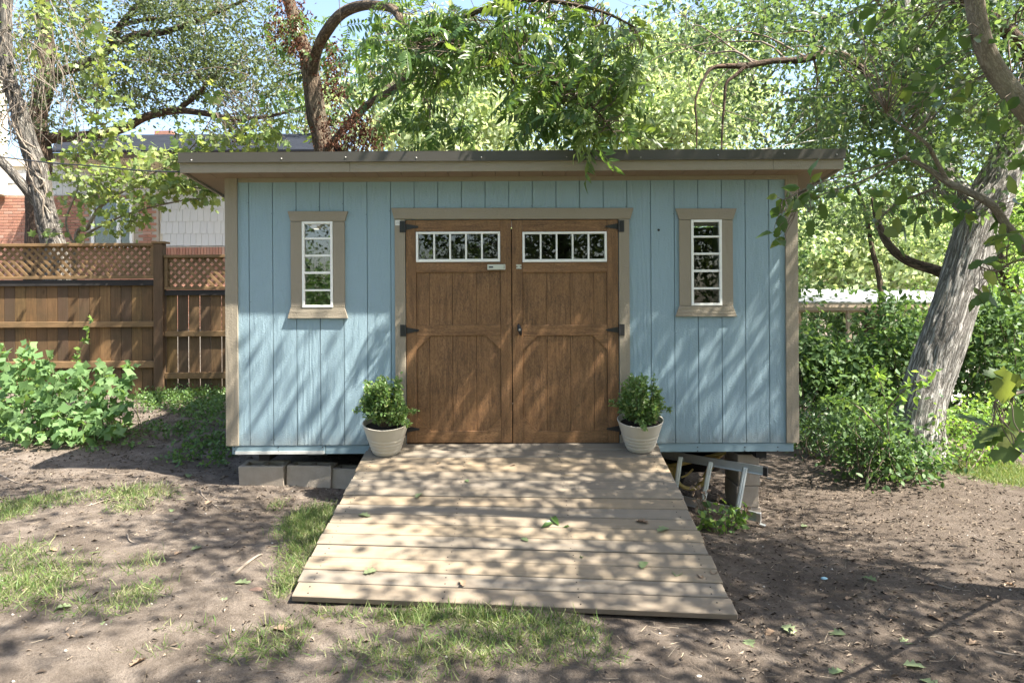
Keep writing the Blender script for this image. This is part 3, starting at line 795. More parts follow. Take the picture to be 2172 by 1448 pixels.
def px_points(regions):
    """sample points in pixel ellipses with a depth range: (u, v, ru, rv, d0, d1, count)"""
    out = []
    for u, v, ru, rv, d0, d1, k in regions:
        for _ in range(k):
            a = RNG.uniform(0, 2*math.pi); r = math.sqrt(RNG.uniform(0,1))
            out.append(P(u+ru*r*math.cos(a), v+rv*r*math.sin(a), RNG.uniform(d0,d1)))
    return np.array([tuple(p) for p in out])

def tube_uv(name, pts, rads, mat, parent, sides=10, n=6, rough=0.0, seed=0, ridges=0.0, **kw):
    """limb with bark UVs in metres; optional lumps and real furrows"""
    sp, sr = smooth_path(pts, rads, n)
    V, Q, UV = [], [], []; L = 0.0; k = len(sp)
    t = (sp[1]-sp[0]).normalized(); x = t.cross(Vector((0.3,0.9,0.1)))
    x.normalize(); lens = []
    for i, p in enumerate(sp):
        if i: L += (p-sp[i-1]).length
        lens.append(L)
        t = (sp[min(i+1,k-1)]-sp[max(i-1,0)]).normalized(); x = (x-t*x.dot(t)).normalized(); y = t.cross(x)
        for j in range(sides):
            an = 2*math.pi*j/sides; dr_ = x*math.cos(an)+y*math.sin(an); r = sr[i]
            if rough: r *= 1+rough*noise.noise((math.cos(an)*1.3+seed, math.sin(an)*1.3, L*1.6))
            if ridges:
                qx, qy = math.cos(an)*sr[i]*20, math.sin(an)*sr[i]*20
                nn = noise.noise((qx+0.6*noise.noise((qx,qy,L*9)), qy, L*3.2+seed))
                r += ridges*(min(1.0, abs(nn)*4.0)-0.7)
            V.append(tuple(p+dr_*r))
    rm = sum(sr)/len(sr)
    for i in range(k-1):
        for j in range(sides):
            j2 = (j+1) % sides
            Q.append((i*sides+j, i*sides+j2, (i+1)*sides+j2, (i+1)*sides+j))
            a, b = j/sides*2*math.pi*rm, (j+1)/sides*2*math.pi*rm
            UV += [(a,lens[i]),(b,lens[i]),(b,lens[i+1]),(a,lens[i+1])]
    nq = len(Q)
    Q.append(tuple((k-1)*sides+j for j in range(sides))); UV += [(0,0)]*sides
    me = bpy.data.meshes.new(name); me.from_pydata(V, [], Q)
    ul = me.uv_layers.new(name='UVMap'); ul.data.foreach_set('uv', np.array(UV, np.float32).ravel())
    return link(name, me, mat, parent, smooth=True, **kw)

def twig_mesh(name, segs, mat, parent, sides=4, **kw):
    """many thin twigs [(points, r0, r1)] joined as one part"""
    mb = MB()
    for pts, r0, r1 in segs:
        k = len(pts); mb.tube(pts, [r0+(r1-r0)*i/(k-1) for i in range(k)], sides, cap=False)
    me = bpy.data.meshes.new(name); me.from_pydata(mb.v, [], mb.f)
    return link(name, me, mat, parent, smooth=True, **kw)
def connect(anchors, skeleton, sag=0.12, r0=0.007, r1=0.002, maxlen=3.0, every=1):
    """twigs from the nearest skeleton point to each anchor"""
    S = np.array([tuple(p) for p in skeleton]); out = []
    for i in range(0, len(anchors), every):
        a = anchors[i]; dd = np.linalg.norm(S-a, axis=1) + np.maximum(0, S[:,2]-a[2]-0.6)*0.0
        j = int(dd.argmin()); L = float(dd[j])
        if L > maxlen: continue
        s = Vector(S[j]); e = Vector(a); m1 = s.lerp(e,.35)+Vector(RNG.normal(size=3)*.06*L)+Vector((0,0,sag*L)); m2 = s.lerp(e,.7)+Vector(RNG.normal(size=3)*.05*L)+Vector((0,0,sag*.6*L))
        pts, _ = smooth_path([s,m1,m2,e],[1,1,1,1],3)
        out.append((pts, r0*(0.6+0.4*min(1,L)), r1))
    return out

L_ = {}
L_['pot'] = mat_leaf('box_leaf', [(0.095,0.19,0.045),(0.13,0.25,0.06),(0.2,0.32,0.09),(0.11,0.21,0.055),(0.28,0.33,0.11)], 0.35, 0.35, 0.4)
L_['shrub'] = mat_leaf('mallow_leaf', [(0.10,0.20,0.065),(0.14,0.26,0.085),(0.19,0.31,0.11),(0.12,0.23,0.09)], 0.42, 0.6, 0.12)
L_['pecan'] = mat_leaf('pecan_leaf', [(0.065,0.135,0.03),(0.09,0.175,0.034),(0.11,0.19,0.034),(0.16,0.225,0.038),(0.06,0.13,0.034),(0.075,0.15,0.035)], 0.42, 0.35, 0.4)
L_['oak'] = mat_leaf('small_oak_leaf', [(0.06,0.09,0.038),(0.08,0.115,0.046),(0.115,0.155,0.062),(0.07,0.10,0.05)], 0.35, 0.45, 0.3)
L_['oak2'] = mat_leaf('blue_green_oak_leaf', [(0.06,0.115,0.055),(0.09,0.16,0.068),(0.15,0.225,0.08),(0.075,0.135,0.07)], 0.4, 0.45, 0.3)
L_['maple'] = mat_leaf('yellow_maple_leaf', [(0.14,0.22,0.06),(0.19,0.27,0.08),(0.27,0.31,0.09),(0.12,0.20,0.06)], 0.45, 0.45, 0.3, (1.6,1.55,.8))
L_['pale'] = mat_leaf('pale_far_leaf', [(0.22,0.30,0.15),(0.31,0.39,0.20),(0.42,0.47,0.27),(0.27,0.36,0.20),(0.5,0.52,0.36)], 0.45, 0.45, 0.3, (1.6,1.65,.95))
L_['near'] = mat_leaf('broad_near_leaf', [(0.055,0.11,0.028),(0.075,0.14,0.03),(0.10,0.17,0.03),(0.19,0.23,0.035),(0.06,0.12,0.035),(0.085,0.15,0.035),(0.05,0.1,0.03)], 0.45, 0.4, 0.35)
L_['hedge'] = mat_leaf('hedge_leaf', [(0.045,0.10,0.03),(0.07,0.14,0.04),(0.11,0.2,0.055),(0.06,0.125,0.05),(0.17,0.27,0.085)], 0.35, 0.5, 0.2)
L_['bright'] = mat_leaf('young_leaf', [(0.12,0.24,0.04),(0.16,0.30,0.05),(0.22,0.33,0.06)], 0.45, 0.45, 0.3)
L_['grass'] = mat_leaf('grass_blade', [(0.08,0.16,0.035),(0.12,0.205,0.045),(0.17,0.235,0.065),(0.36,0.34,0.18),(0.10,0.18,0.04)], 0.35, 0.5, 0.25)
L_['cover'] = mat_leaf('vinca_leaf', [(0.045,0.095,0.028),(0.07,0.14,0.034),(0.10,0.19,0.045)], 0.25, 0.35, 0.45)
L_['dead'] = mat_leaf('dead_brown_leaf', [(0.075,0.03,0.018),(0.11,0.045,0.024),(0.15,0.07,0.035)], 0.2, 0.7, 0.15, (1.4,1.1,.8))
L_['fall'] = mat_leaf('fallen_tan_leaf', [(0.24,0.16,0.10),(0.30,0.22,0.145),(0.18,0.12,0.075)], 0.15, 0.75, 0.15, (1.2,1.0,.8))
L_['fallg'] = mat_leaf('fallen_green_leaf', [(0.17,0.22,0.10),(0.22,0.27,0.13),(0.13,0.19,0.08)], 0.2, 0.7, 0.2)
L_['blade'] = mat_leaf('iris_blade', [(0.035,0.075,0.035),(0.05,0.10,0.045),(0.07,0.12,0.05)], 0.25, 0.4, 0.4)
SK = {k: mat_bark(*v) for k, v in {
    'grey': ('grey_furrowed_bark', (0.46,0.44,0.41), (0.10,0.09,0.078), (26, 2.6), 0.9, (0.27,0.27,0.235)),
    'grey2': ('weathered_grey_bark', (0.25,0.23,0.205), (0.06,0.053,0.046), (34, 4.0), 0.9, (0.22,0.21,0.18)),
    'brown': ('brown_bark', (0.20,0.15,0.105), (0.05,0.038,0.028), (34, 6), 0.9, (0.19,0.17,0.12)),
    'oak': ('dark_oak_bark', (0.15,0.10,0.072), (0.04,0.03,0.024), (26, 5), 0.9, (0.2,0.17,0.13)),
    'young': ('young_lichened_bark', (0.26,0.22,0.165), (0.13,0.105,0.08), (40, 16), 0.4, (0.36,0.36,0.28)),
}.items()}
def boughs(c, sub, sp, flat=.4):
    """second level of clumping: each bough carries several leafy sprays in a flat layer"""
    m = len(c)*sub
    off = RNG.normal(size=(m,3))*sp; off[:,2] *= flat
    return np.repeat(c, sub, 0)+off

# ------------------------------------------------------------------ potted shrubs
M['pot'] = mat_plain('glazed_cream_pot', (0.56,0.52,0.43), 0.5, 0, 0.08, 25, 0.4, 0.45)
def potted(u, vb, seed, label, lean):
    global RNG
    RNG = np.random.default_rng(seed)
    # the spot on the ramp under the pot's base centre
    best = min(((abs((CV + F*(CAM.z-p.z)/(p.y+6.1)) - vb), t) for t in np.linspace(0,.3,200) for p in [ramp_pt(.5,t)]))
    t = best[1]; p = ramp_pt(0.0, t); q = ramp_pt(1.0, t)
    d = p.y+6.1; s = ((u-CU)/F*d - p.x)/(q.x-p.x); base = ramp_pt(s, t, 0.001)
    slope = math.atan2((RL0.z-RL1.z+RR0.z-RR1.z)/2, 2.2)
    o = local(thing('potted_shrub', label, 'potted plant', base, 'potted shrubs beside the shed doors', (slope, 0, lean)))
    R, r, H = 0.192, 0.112, 0.262
    prof = [(r-.006, 0.0), (r, 0.006)]
    for k in range(1, 30):
        z = H*k/30; rad = r+(R-r)*(z/H)**0.95
        if 0.03 < z < 0.155: rad += 0.0035*math.sin((z-.03)/.125*math.pi*8)
        prof.append((rad, z))
    prof += [(R-.001, H-.006), (R+.001, H-.002), (R-.004, H+.001), (R-.011, H-.002), (R-.014, H-.012), (R-.02, H-.05)]
    MB().lathe(prof, 48).build('pot', M['pot'], o, smooth=True)
    mb = MB(); mb.lathe([(R-.02,H-.06)]+[(rq, H-.045+.012*math.cos(rq*9)+.004*math.sin(rq*90)) for rq in (R-.02,.15,.12,.09,.06,.03,.008)], 32)
    mb.build('soil', M['soil'], o, smooth=True)
    # stems and leaves
    tips = []; segs = []
    for k in range(84):
        a = RNG.uniform(0, 2*math.pi); rad = (0.15+.02*math.sin(2*a+seed))*math.sqrt(RNG.uniform(0,1))
        h = H + RNG.uniform(.12,.39) - 0.3*rad
        e = Vector((rad*1.05*math.cos(a), rad*math.sin(a), h)); s0 = Vector((e.x*.25, e.y*.25, H-.04))
        m = s0.lerp(e,.5)+Vector((e.x*.3,e.y*.3,0.02))
        pts,_ = smooth_path([s0,m,e],[1,1,1],4); segs.append((pts,.0035,.0012)); tips += [Vector(x) for x in pts[3:]]
    for a, h in ((RNG.uniform(2.9,3.4), .12), (RNG.uniform(-.3,.3), .09), (RNG.uniform(-1.6,-.6), .02)):
        e = Vector((.235*math.cos(a), .235*math.sin(a), H+h)); pts,_ = smooth_path([Vector((0,0,H-.03)), e*.5+Vector((0,0,(H)*.5+.03)), e],[1,1,1],4)
        segs.append((pts,.0035,.0012)); tips += [Vector(x) for x in pts[4:]]
    twig_mesh('stems', segs, M['twig'], o, 5)
    T = np.array([tuple(x) for x in tips])
    pos = np.repeat(T, 12, 0); m = len(pos); pos = pos + RNG.normal(size=(m,3))*.014
    d_ = unit(m, .25); d_ += np.repeat(T*np.array([1,1,0])*2.5, 12, 0)
    leaves('foliage', [(pos, d_, unit(m,.7), .034*RNG.uniform(.6,1.25,m), T_leaf(.5))], L_['pot'], o, kind='stuff')
    ky = 16; pos = T[RNG.integers(0,len(T),ky)]
    leaves('yellow_leaves', [(pos, unit(ky), unit(ky,.5), .036*np.ones(ky), T_leaf(.6))], L_['maple'], o, kind='stuff')
potted(818, 957, 21, 'cream ribbed pot with bushy green shrub at the left door jamb', 0.1)
potted(1355.5, 952, 22, 'cream ribbed pot with bushy green shrub at the right door jamb', -0.1)
RNG = np.random.default_rng(70)

# ------------------------------------------------------------------ concrete blocks
def block_mesh(hollow=True, L=0.397, D=0.194, H=0.19):
    mb = MB(); x, y = L/2, D/2; t = .042
    if not hollow: mb.box(-x,x,-y,y,0,H)
    else:
        mb.box(-x,x,-y,-y+t,0,H); mb.box(-x,x,y-t,y,0,H)
        for a in (-x, -t/2, x-t): mb.box(a, a+t, -y+t, y-t, 0, H-.0015)
    return mb.mesh('concrete_block', 0.004)
bm_h = block_mesh(); bm_h.materials.append(M['cmu'])
def block(c, rz, rx, label, group, me=bm_h, ry=0):
    o = bpy.data.objects.new('concrete_block', me); COL.objects.link(o); o.location = c; o.rotation_euler = (rx, ry, rz)
    return tag(o, label, 'block', group)
g1 = 'hollow concrete blocks in a row under the shed edge'
def bl(u, vtop, rz, rx, ry, label, d=6.16):
    p = P(u, vtop, d); z = gz(p.x, p.y+.05)
    block((p.x, p.y+.1, min(z-.012, p.z-.185)), rz, rx, label, g1, ry=ry)
bl(555, 979, -.04, .10, .0, 'tilted hollow concrete block at the left end of the row')
bl(655, 984, -.06, -.02, .02, 'middle hollow concrete block of the row under the shed')
bl(752, 992, -.08, -.03, .02, 'hollow concrete block half hidden behind the plank ramp')
# the pier at the right: three courses and a thin cap
px = P(1588, 1000, 6.25); zt_ = [P(1588, v, 6.25).z for v in (963, 985.5, 1030, 1076)]
bp = block_mesh(True, 0.194, 0.39, 0.186); bp.materials.append(M['cmu'])
bc = block_mesh(False, 0.19, 0.39, zt_[0]-zt_[1]-.004); bc.materials.append(M['cmu'])
g2 = 'stacked concrete blocks of the shed pier'
block((px.x, .35, zt_[1]), 0, 0, 'thin solid concrete cap block on top of the right pier', g2, bc)
block((px.x+.004, .352, zt_[2]), .02, 0, 'upper concrete block of the right pier behind the ladder', g2, bp)
block((px.x-.004, .35, zt_[3]), -.02, 0, 'middle concrete block of the right pier behind the ladder', g2, bp)
block((px.x+.01, .352, zt_[3]-.189), .01, 0, 'lowest half buried concrete block of the right pier', g2, bp)
block((-2.0, 1.1, 0.262), 0, 0, 'concrete block in the dark beneath the left shed floor', g2, bp)

# ------------------------------------------------------------------ ladder on its edge
lad = thing('ladder', 'aluminium ladder lying on its edge beside the ramp under the shed', 'ladder', P(1540,1090,5.95))
A0, A1 = P(1385,956,6.55), P(1618,998,6.02); B0, B1 = P(1420,1054,6.38), P(1604,1095,5.9)
A0.z -= .01
def chan(a, b):
    mb = MB(); d = (b-a).normalized(); n = Vector((0,-1,0)); n = (n-d*n.dot(d)).normalized(); up = d.cross(n)
    if up.z < 0: up = -up
    h, w = .038, .014
    def pt(p, i, j): return p+up*i+n*j
    for (i0,i1,j0,j1) in ((-h,h,-w,-w+.005), (h-.006,h,-w+.005,w), (-h,-h+.006,-w+.005,w)):
        mb.hexa([pt(a,i0,j0),pt(b,i0,j0),pt(b,i0,j1),pt(a,i0,j1),pt(a,i1,j0),pt(b,i1,j0),pt(b,i1,j1),pt(a,i1,j1)])
    return mb
chan(A0, A1).build('side_rail', M['alu'], lad, 0.001)
chan(B0, B1).build('side_rail', M['alu'], lad, 0.001)
for f, f2 in ((.265,.065), (.545,.40), (.85,.79)):
    a = A0.lerp(A1, f); b = B0.lerp(B1, f2)
    pts = [a.lerp(b,k/5) for k in range(6)]
    mb = MB()
    for k in range(5):
        off = (k-2)*.0078
        dd = (A1-A0).normalized()
        mb.bar(a+dd*off+Vector((0,-.004 if k % 2 else 0,0)), b+dd*off+Vector((0,-.004 if k % 2 else 0,0)), .0076, .026, up=(0,1,0))
    mb.build('rung', M['alu'], lad)
for a, b in ((A0,A1),(B0,B1)):
    d = (b-a).normalized(); mb = MB().bar(b+d*.004, b+d*.04, .03, .085, up=(0,-.3,1)); mb.bar(b+d*.03+Vector((0,0,-.055)), b+d*.075+Vector((0,0,-.06)), .04, .012)
    mb.build('foot', M['rubber'] if a is A0 else M['alu'], lad, 0.002)

# ------------------------------------------------------------------ wheelbarrow under the shed
wb = thing('wheelbarrow', 'black and yellow wheelbarrow stored in the shade under the shed', 'wheelbarrow', P(1475,1040,6.95))
d0 = 6.62
def tb(name, pl, r, mat, d=d0, sides=8):
    pts, rd = smooth_path([P(u,v,dd) for u,v,dd in [(p[0],p[1],p[2] if len(p)>2 else d) for p in pl]], [r]*len(pl), 5)
    MB().tube(pts, rd, sides).build(name, mat, wb, smooth=True)
tb('frame_tube', [(1395,992,6.8),(1440,984),(1490,972),(1545,957)], .021, M['yellow'])
tb('frame_tube', [(1436,990),(1432,1008),(1442,1027),(1462,1036),(1484,1031),(1500,1006),(1522,972)], .02, M['yellow'])
tb('leg', [(1535,960),(1512,980),(1494,1010),(1482,1030)], .018, M['yellow'], d0+.12)
tb('brace', [(1445,1012),(1458,1006),(1470,994)], .009, M['yellow'], d0-.05)
tb('handle', [(1546,956,6.75),(1580,952,6.6),(1612,962,6.5),(1619,966,6.48)], .017, M['rubber'])
tb('handle_grip', [(1622,955,6.45),(1617,966,6.45),(1606,970,6.45)], .019, M['rubber'])
# tray: a shallow pan
c = P(1470, 968, 7.1); mb = MB()
rings = [(0.30,0.26,-.13),(0.36,0.30,-.12),(0.50,0.36,.06),(0.52,0.38,.075),(0.49,0.35,.06),(0.34,0.28,-.11)]
k = 24; n0 = 0
for rx_, ry_, dz_ in rings:
    for j in range(k):
        an = 2*math.pi*j/k; ex = abs(math.cos(an))**.6*math.copysign(1,math.cos(an)); ey = abs(math.sin(an))**.6*math.copysign(1,math.sin(an))
        mb.v.append((c.x+rx_*.72*ex, c.y+.1+ry_*ey, c.z+dz_*.9))
for i in range(len(rings)-1):
    for j in range(k): mb.f.append((i*k+j, i*k+(j+1)%k, (i+1)*k+(j+1)%k, (i+1)*k+j))
mb.f.append(tuple(range(k-1,-1,-1))); mb.f.append(tuple((len(rings)-1)*k+j for j in range(k)))
mb.build('tray', M['black'], wb, smooth=True)
cw = P(1412, 1003, 6.95)
mb = MB(); rw = .155
mb.tube([cw+Vector((rw*math.cos(a), .02*math.sin(a)*0, rw*math.sin(a))) for a in np.linspace(0, 2*math.pi, 33)], .042, 10, cap=False)
wh = mb.build('wheel', M['rubber'], wb, smooth=True)
mb = MB(); mb.tube([cw+Vector((0,-.03,0)), cw+Vector((0,.03,0))], .1, 20); mb.build('rim', M['yellow'], wh)
# ------------------------------------------------------------------ fence
fence = thing('wooden_fence', 'brown stained picket fence with lattice top behind the leafy shrub', 'fence', (-6, 3.5, 0.5))
FD = 9.6; FY = 3.5
fz = lambda u, v: P(u, v, FD).z
fx = lambda u: P(u, 650, FD).x
def section(u0, u1, top, lat0, lat1, r0, r1, k0, k1, p0, rails, pu, gap, bot):
    x0, x1 = fx(u0), fx(u1); um = (u0+u1)/2
    Z = lambda v: fz(um, v)
    MB().box(x0, x1, FY-.06, FY+.05, Z(top+6), Z(top)).build('cap_rail', M['fence_h'], fence, .003)
    MB().box(x0, x1, FY-.05, FY+.04, Z(r1), Z(r0)).build('lattice_rail', M['fence_h'], fence, .003)
    MB().box(x0, x1, FY-.035, FY+.0, Z(k1), Z(k0)).build('dark_board', M['kick'], fence, .003)
    for v0, v1 in rails:
        MB().box(x0, x1, FY-.04, FY-.001, Z(v1), Z(v0)).build('rail', M['fence_h'], fence, .003)
    x = x0 + 0.005; w = 0.14; r = random.Random(int(u1))
    while x < x1 - .01:
        xe = min(x+w+r.uniform(-.004,.003), x1)
        MB().box(x, xe, FY+.001+r.uniform(0,.004), FY+.02, gz(x,FY)+.02, Z(p0-3)).build('picket', M['fence'], fence, .002)
        x = xe + gap*r.uniform(.4,1.5)
    # lattice frame and slats
    za, zb_ = Z(lat1), Z(lat0); 
    for a, b in ((x0, x0+.045), (x1-.045, x1)): MB().box(a, b, FY-.045, FY+.035, za+.001, zb_-.001).build('lattice_stile', M['fence_h'], fence, .002)
    xa, xb = x0+.045, x1-.045; step = .111; hw = .0175*1.414
    for layer, s in ((0, 1), (1, -1)):
        c = (xa - zb_ if s > 0 else xa + za) - .05
        cmax = (xb - za if s > 0 else xb + zb_)
        while c < cmax:
            # the slat is the strip |x - s z - c| < hw inside the panel
            poly = [(xa,za),(xb,za),(xb,zb_),(xa,zb_)]
            for sg, off in ((1, c-hw), (-1, -(c+hw))):
                out = []
                for i in range(len(poly)):
                    a, b = poly[i], poly[(i+1) % len(poly)]
                    fa = sg*(a[0]-s*a[1]) - off; fb = sg*(b[0]-s*b[1]) - off
                    if fa >= 0: out.append(a)
                    if fa*fb < 0:
                        t = fa/(fa-fb); out.append((a[0]+(b[0]-a[0])*t, a[1]+(b[1]-a[1])*t))
                poly = out
                if not poly: break
            if len(poly) >= 3:
                y = FY-.016 if layer == 1 else FY-.005
                MB().prism(poly, y, y+.0095).build('lattice_slat', M['fence_h'], fence)
            c += step
section(-60, 331, 517, 523, 586, 586, 592, 594, 606.5, 606, [(682,694),(766,780)], 22, .004, 826)
section(352, 560, 540.5, 546.5, 608, 608, 614, 614.5, 626, 626, [(702,713),(789,802)], 21, .010, 835)
MB().box(fx(331.5), fx(351), FY-.075, FY+.03, gz(fx(340),FY)-.05, fz(340,518)).build('post', M['fence'], fence, .003)
MB().box(fx(328), fx(358), FY-.085, FY+.05, fz(340,517.5), fz(340,513)).build('post_cap', M['fence_h'], fence, .003)

# ------------------------------------------------------------------ neighbour's house
house = thing('brick_house', 'red brick house with white shingle siding and dark roof behind the fence', 'house', (-7, 9.9, 0.7))
HD = 16.0; HY = 9.9
hx = lambda u: P(u, 420, HD).x
hz = lambda v: P(250, v, HD).z
def mat_brick():
    m, nt, b = new_mat('red_brick'); r = obj_random(nt)
    at = N(nt, 'ShaderNodeAttribute', attribute_name='rnd', attribute_type='GEOMETRY')
    fr = math_n(nt, 'FRACT', math_n(nt, 'ADD', at.outputs['Fac'], r))
    c = ramp(nt, fr, [(0,(0.30,0.10,0.055)),(.3,(0.36,0.14,0.08)),(.55,(0.42,0.19,0.12)),(.8,(0.26,0.085,0.05)),(1,(0.45,0.27,0.2))])
    c = mixc(nt, math_n(nt,'MULTIPLY',noise_n(nt, coords(nt), 12, 4, .7), .5), c, (0.42,0.3,0.24))
    nt.links.new(c, b.inputs['Base Color']); b.inputs['Roughness'].default_value = .9
    bump(nt, b, noise_n(nt, coords(nt), 60, 4, .7), .5, .005); return m
M['brick'] = mat_brick()
M['mortar'] = mat_plain('mortar', (0.42,0.37,0.31), 0.95, 0, .5, 60)
def mat_shake():
    m, nt, b = new_mat('white_shake'); r = obj_random(nt)
    g = noise_n(nt, coords(nt, (1,1,.05)), 60, 4, .65)
    c = mixc(nt, math_n(nt,'MULTIPLY',ramp(nt, g, [(.45,(0,0,0)),(.7,(1,1,1))]), .4), (0.58,0.58,0.57), (0.45,0.44,0.42))
    c = mixc(nt, math_n(nt,'MULTIPLY', r, .25), c, (0.66,0.64,0.58))
    nt.links.new(c, b.inputs['Base Color']); b.inputs['Roughness'].default_value = .8; bump(nt, b, g, .6, .006); return m
M['shake'] = mat_shake()
M['cream'] = mat_plain('cream_trim', (0.66,0.6,0.49), .7)
def mat_roof():
    m, nt, b = new_mat('asphalt_shingle')
    br = N(nt, 'ShaderNodeTexBrick'); br.inputs['Scale'].default_value = 1.0; br.inputs['Brick Width'].default_value = .3; br.inputs['Row Height'].default_value = .14
    br.inputs['Color1'].default_value = (.013,.016,.022,1); br.inputs['Color2'].default_value = (.022,.026,.034,1); br.inputs['Mortar'].default_value = (.015,.016,.02,1); br.inputs['Mortar Size'].default_value = .012
    nt.links.new(coords(nt, (1,1,1)), br.inputs[0])
    c = mixc(nt, math_n(nt,'MULTIPLY',noise_n(nt, coords(nt), 4, 5, .7), .6), br.outputs['Color'], (.03,.034,.042))
    nt.links.new(c, b.inputs['Base Color']); b.inputs['Roughness'].default_value = 1.0; b.inputs['Specular IOR Level'].default_value = 0.0; bump(nt, b, br.outputs['Fac'], .6, .01); return m
M['shingle'] = mat_roof()
# wall cores
MB().box(hx(-260), hx(335), HY, HY+.25, .3, hz(414)).build('brick_core', M['mortar'], house)
MB().box(hx(336), hx(690), HY+.02, HY+.27, .3, hz(523)).build('brick_core', M['mortar'], house)
MB().box(hx(-260), hx(690), HY+.03, HY+.28, hz(413), hz(335)).build('upper_wall', M['cream'], house)
MB().box(hx(336), hx(690), HY+.05, HY+.3, hz(522), hz(414)).build('siding_core', M['cream'], house)
# bricks
bw, bh = .203, .068
bme = MB().box(-.097, .097, -.012, .05, -.0285, .0285).mesh('brick', .003); bme.materials.append(M['brick'])
bms = MB().box(-.0285, .0285, -.012, .05, -.097, .097).mesh('brick_upright', .003); bms.materials.append(M['brick'])
win = (hx(196), hx(283), hz(526), hz(424))
rest = MB(); row = 0; z = hz(415) - bh/2; nobj = 0
while z > 1.2:
    x = hx(-30) + (bw/2 if row % 2 else 0)
    while x < hx(334) - .06:
        if not (win[0]-.12 < x < win[1]+.12 and win[2] < z < win[3]):
            if z > hz(523) and nobj < 300:
                place(bme, 'brick', house, Matrix.Translation((x, HY-.005, z))); nobj += 1
            else: rest.box(x-.097, x+.097, HY-.016, HY+.04, z-.0285, z+.0285)
        x += bw
    z -= bh; row += 1
x = hx(336)+.03
while x < hx(500):
    place(bms, 'upright_brick', house, Matrix.Translation((x, HY+.012, hz(535)))); x += bh
zz0 = hz(546)-bh/2; row = 0
while zz0 > 1.2:
    x = hx(345) + (bw/2 if row % 2 else 0)
    while x < hx(520): rest.box(x-.097, x+.097, HY+.004, HY+.06, zz0-.0285, zz0+.0285); x += bw
    zz0 -= bh; row += 1
o = rest.build('bricks_beyond', M['brick'], house, kind='stuff')
at = o.data.attributes.new('rnd', 'FLOAT', 'POINT'); nb = len(o.data.vertices)//8
at.data.foreach_set('value', np.repeat(np.random.default_rng(1).random(nb), 8).astype(np.float32))
# shingles on the walls
sme = [MB().hexa([(-w/2,-.022,-.145),(w/2,-.022,-.145),(w/2,0,-.145),(-w/2,0,-.145),(-w/2,-.010,.145),(w/2,-.010,.145),(w/2,0,.145),(-w/2,0,.145)]).mesh('wall_shingle') for w in (.135,.152,.168,.12)]
for s in sme: s.materials.append(M['shake'])
sw = [.135,.152,.168,.12]; r = random.Random(5); ns = 0
def shake_area(u0, u1, v0, v1, y):
    global ns
    z = hz(v1) + .145
    while z < hz(v0)+.05:
        x = hx(u0) + r.uniform(0,.1)
        while x < hx(u1):
            i = r.randrange(4); x += sw[i]/2+.003
            if x + sw[i]/2 < hx(u1)+.05 and ns < 300:
                place(sme[i], 'wall_shingle', house, Matrix.Translation((x, y, z+r.uniform(-.003,.003)))); ns += 1
            x += sw[i]/2+.003
        z += .278
shake_area(337, 484, 352, 522, HY+.05)
shake_area(0, 336, 352, 413, HY+.03)
# tall wing at the left
MB().box(hx(-260), hx(20), HY-.35, HY-.05, hz(414), hz(150)).build('wing_wall', M['cream'], house)
z = hz(413)+.145
while z < hz(190):
    x = hx(-30)
    while x < hx(14):
        i = r.randrange(4); x += sw[i]/2+.003; place(sme[i], 'wall_shingle', house, Matrix.Translation((x, HY-.35, z))); x += sw[i]/2+.003
    z += .278
# window
fr = MB(); t = .06; x0, x1, z0, z1 = win
fr.box(x0, x0+t, HY-.06, HY+.02, z0, z1); fr.box(x1-t, x1, HY-.06, HY+.02, z0, z1); fr.box(x0+t, x1-t, HY-.06, HY+.02, z0, z0+t); fr.box(x0+t, x1-t, HY-.06, HY+.02, z1-t, z1)
wnd = fr.build('window', M['white'], house)
xm = (x0*.34+x1*.66)
MB().box(xm-.04, xm+.04, HY-.055, HY+.015, z0+t, z1-t).build('mullion', M['white'], wnd)
PINV[wnd.name] = Matrix.Identity(4)
for a, b in ((x0+t, xm-.04), (xm+.04, x1-t)): MB().box(a, b, HY-.03, HY-.026, z0+t, z1-t).build('pane', M['glass'], wnd)
MB().box(x0+t, x1-t, HY-.012, HY-.004, z0+t, z1-t).build('curtain', mat_plain('curtain', (.22,.24,.22), .9, var=.9, nscale=30), wnd)
# eave and roof
ez = P(420, 326, 15.4).z
MB().box(hx(140), hx(700), 9.28, 9.32, ez-.12, ez+.03).build('fascia', mat_plain('brown_fascia', (.12,.08,.055), .7), house)
MB().box(hx(140), hx(700), 9.321, HY+.03, ez-.10, ez-.06).build('soffit', M['cream'], house)
MB().box(hx(-250), hx(700), HY-.02, HY+.029, hz(352), ez-.101).build('frieze', M['cream'], house)
rz_ = P(420, 288, 19.2).z; mb = MB()
a, b = hx(150), hx(700); c_, e_ = P(120,288,19.2).x, P(700,288,19.2).x
mb.hexa([(a,9.25,ez+.03),(b,9.25,ez+.03),(e_,13.1,rz_),(c_,13.1,rz_),(a,9.25,ez+.07),(b,9.25,ez+.07),(e_,13.1,rz_+.04),(c_,13.1,rz_+.04)])
mb.build('roof', M['shingle'], house)
mb = MB(); mb.hexa([(c_,13.11,rz_),(e_,13.11,rz_),(b,17,ez),(a,17,ez),(c_,13.11,rz_+.04),(e_,13.11,rz_+.04),(b,17,ez+.04),(a,17,ez+.04)]); mb.build('roof', M['shingle'], house)
p = P(322, 300, 18.8); MB().box(p.x-.24, p.x+.24, 13.3, 13.7, 5.4, P(322,281,19.6).z).build('chimney', M['brick'], house)

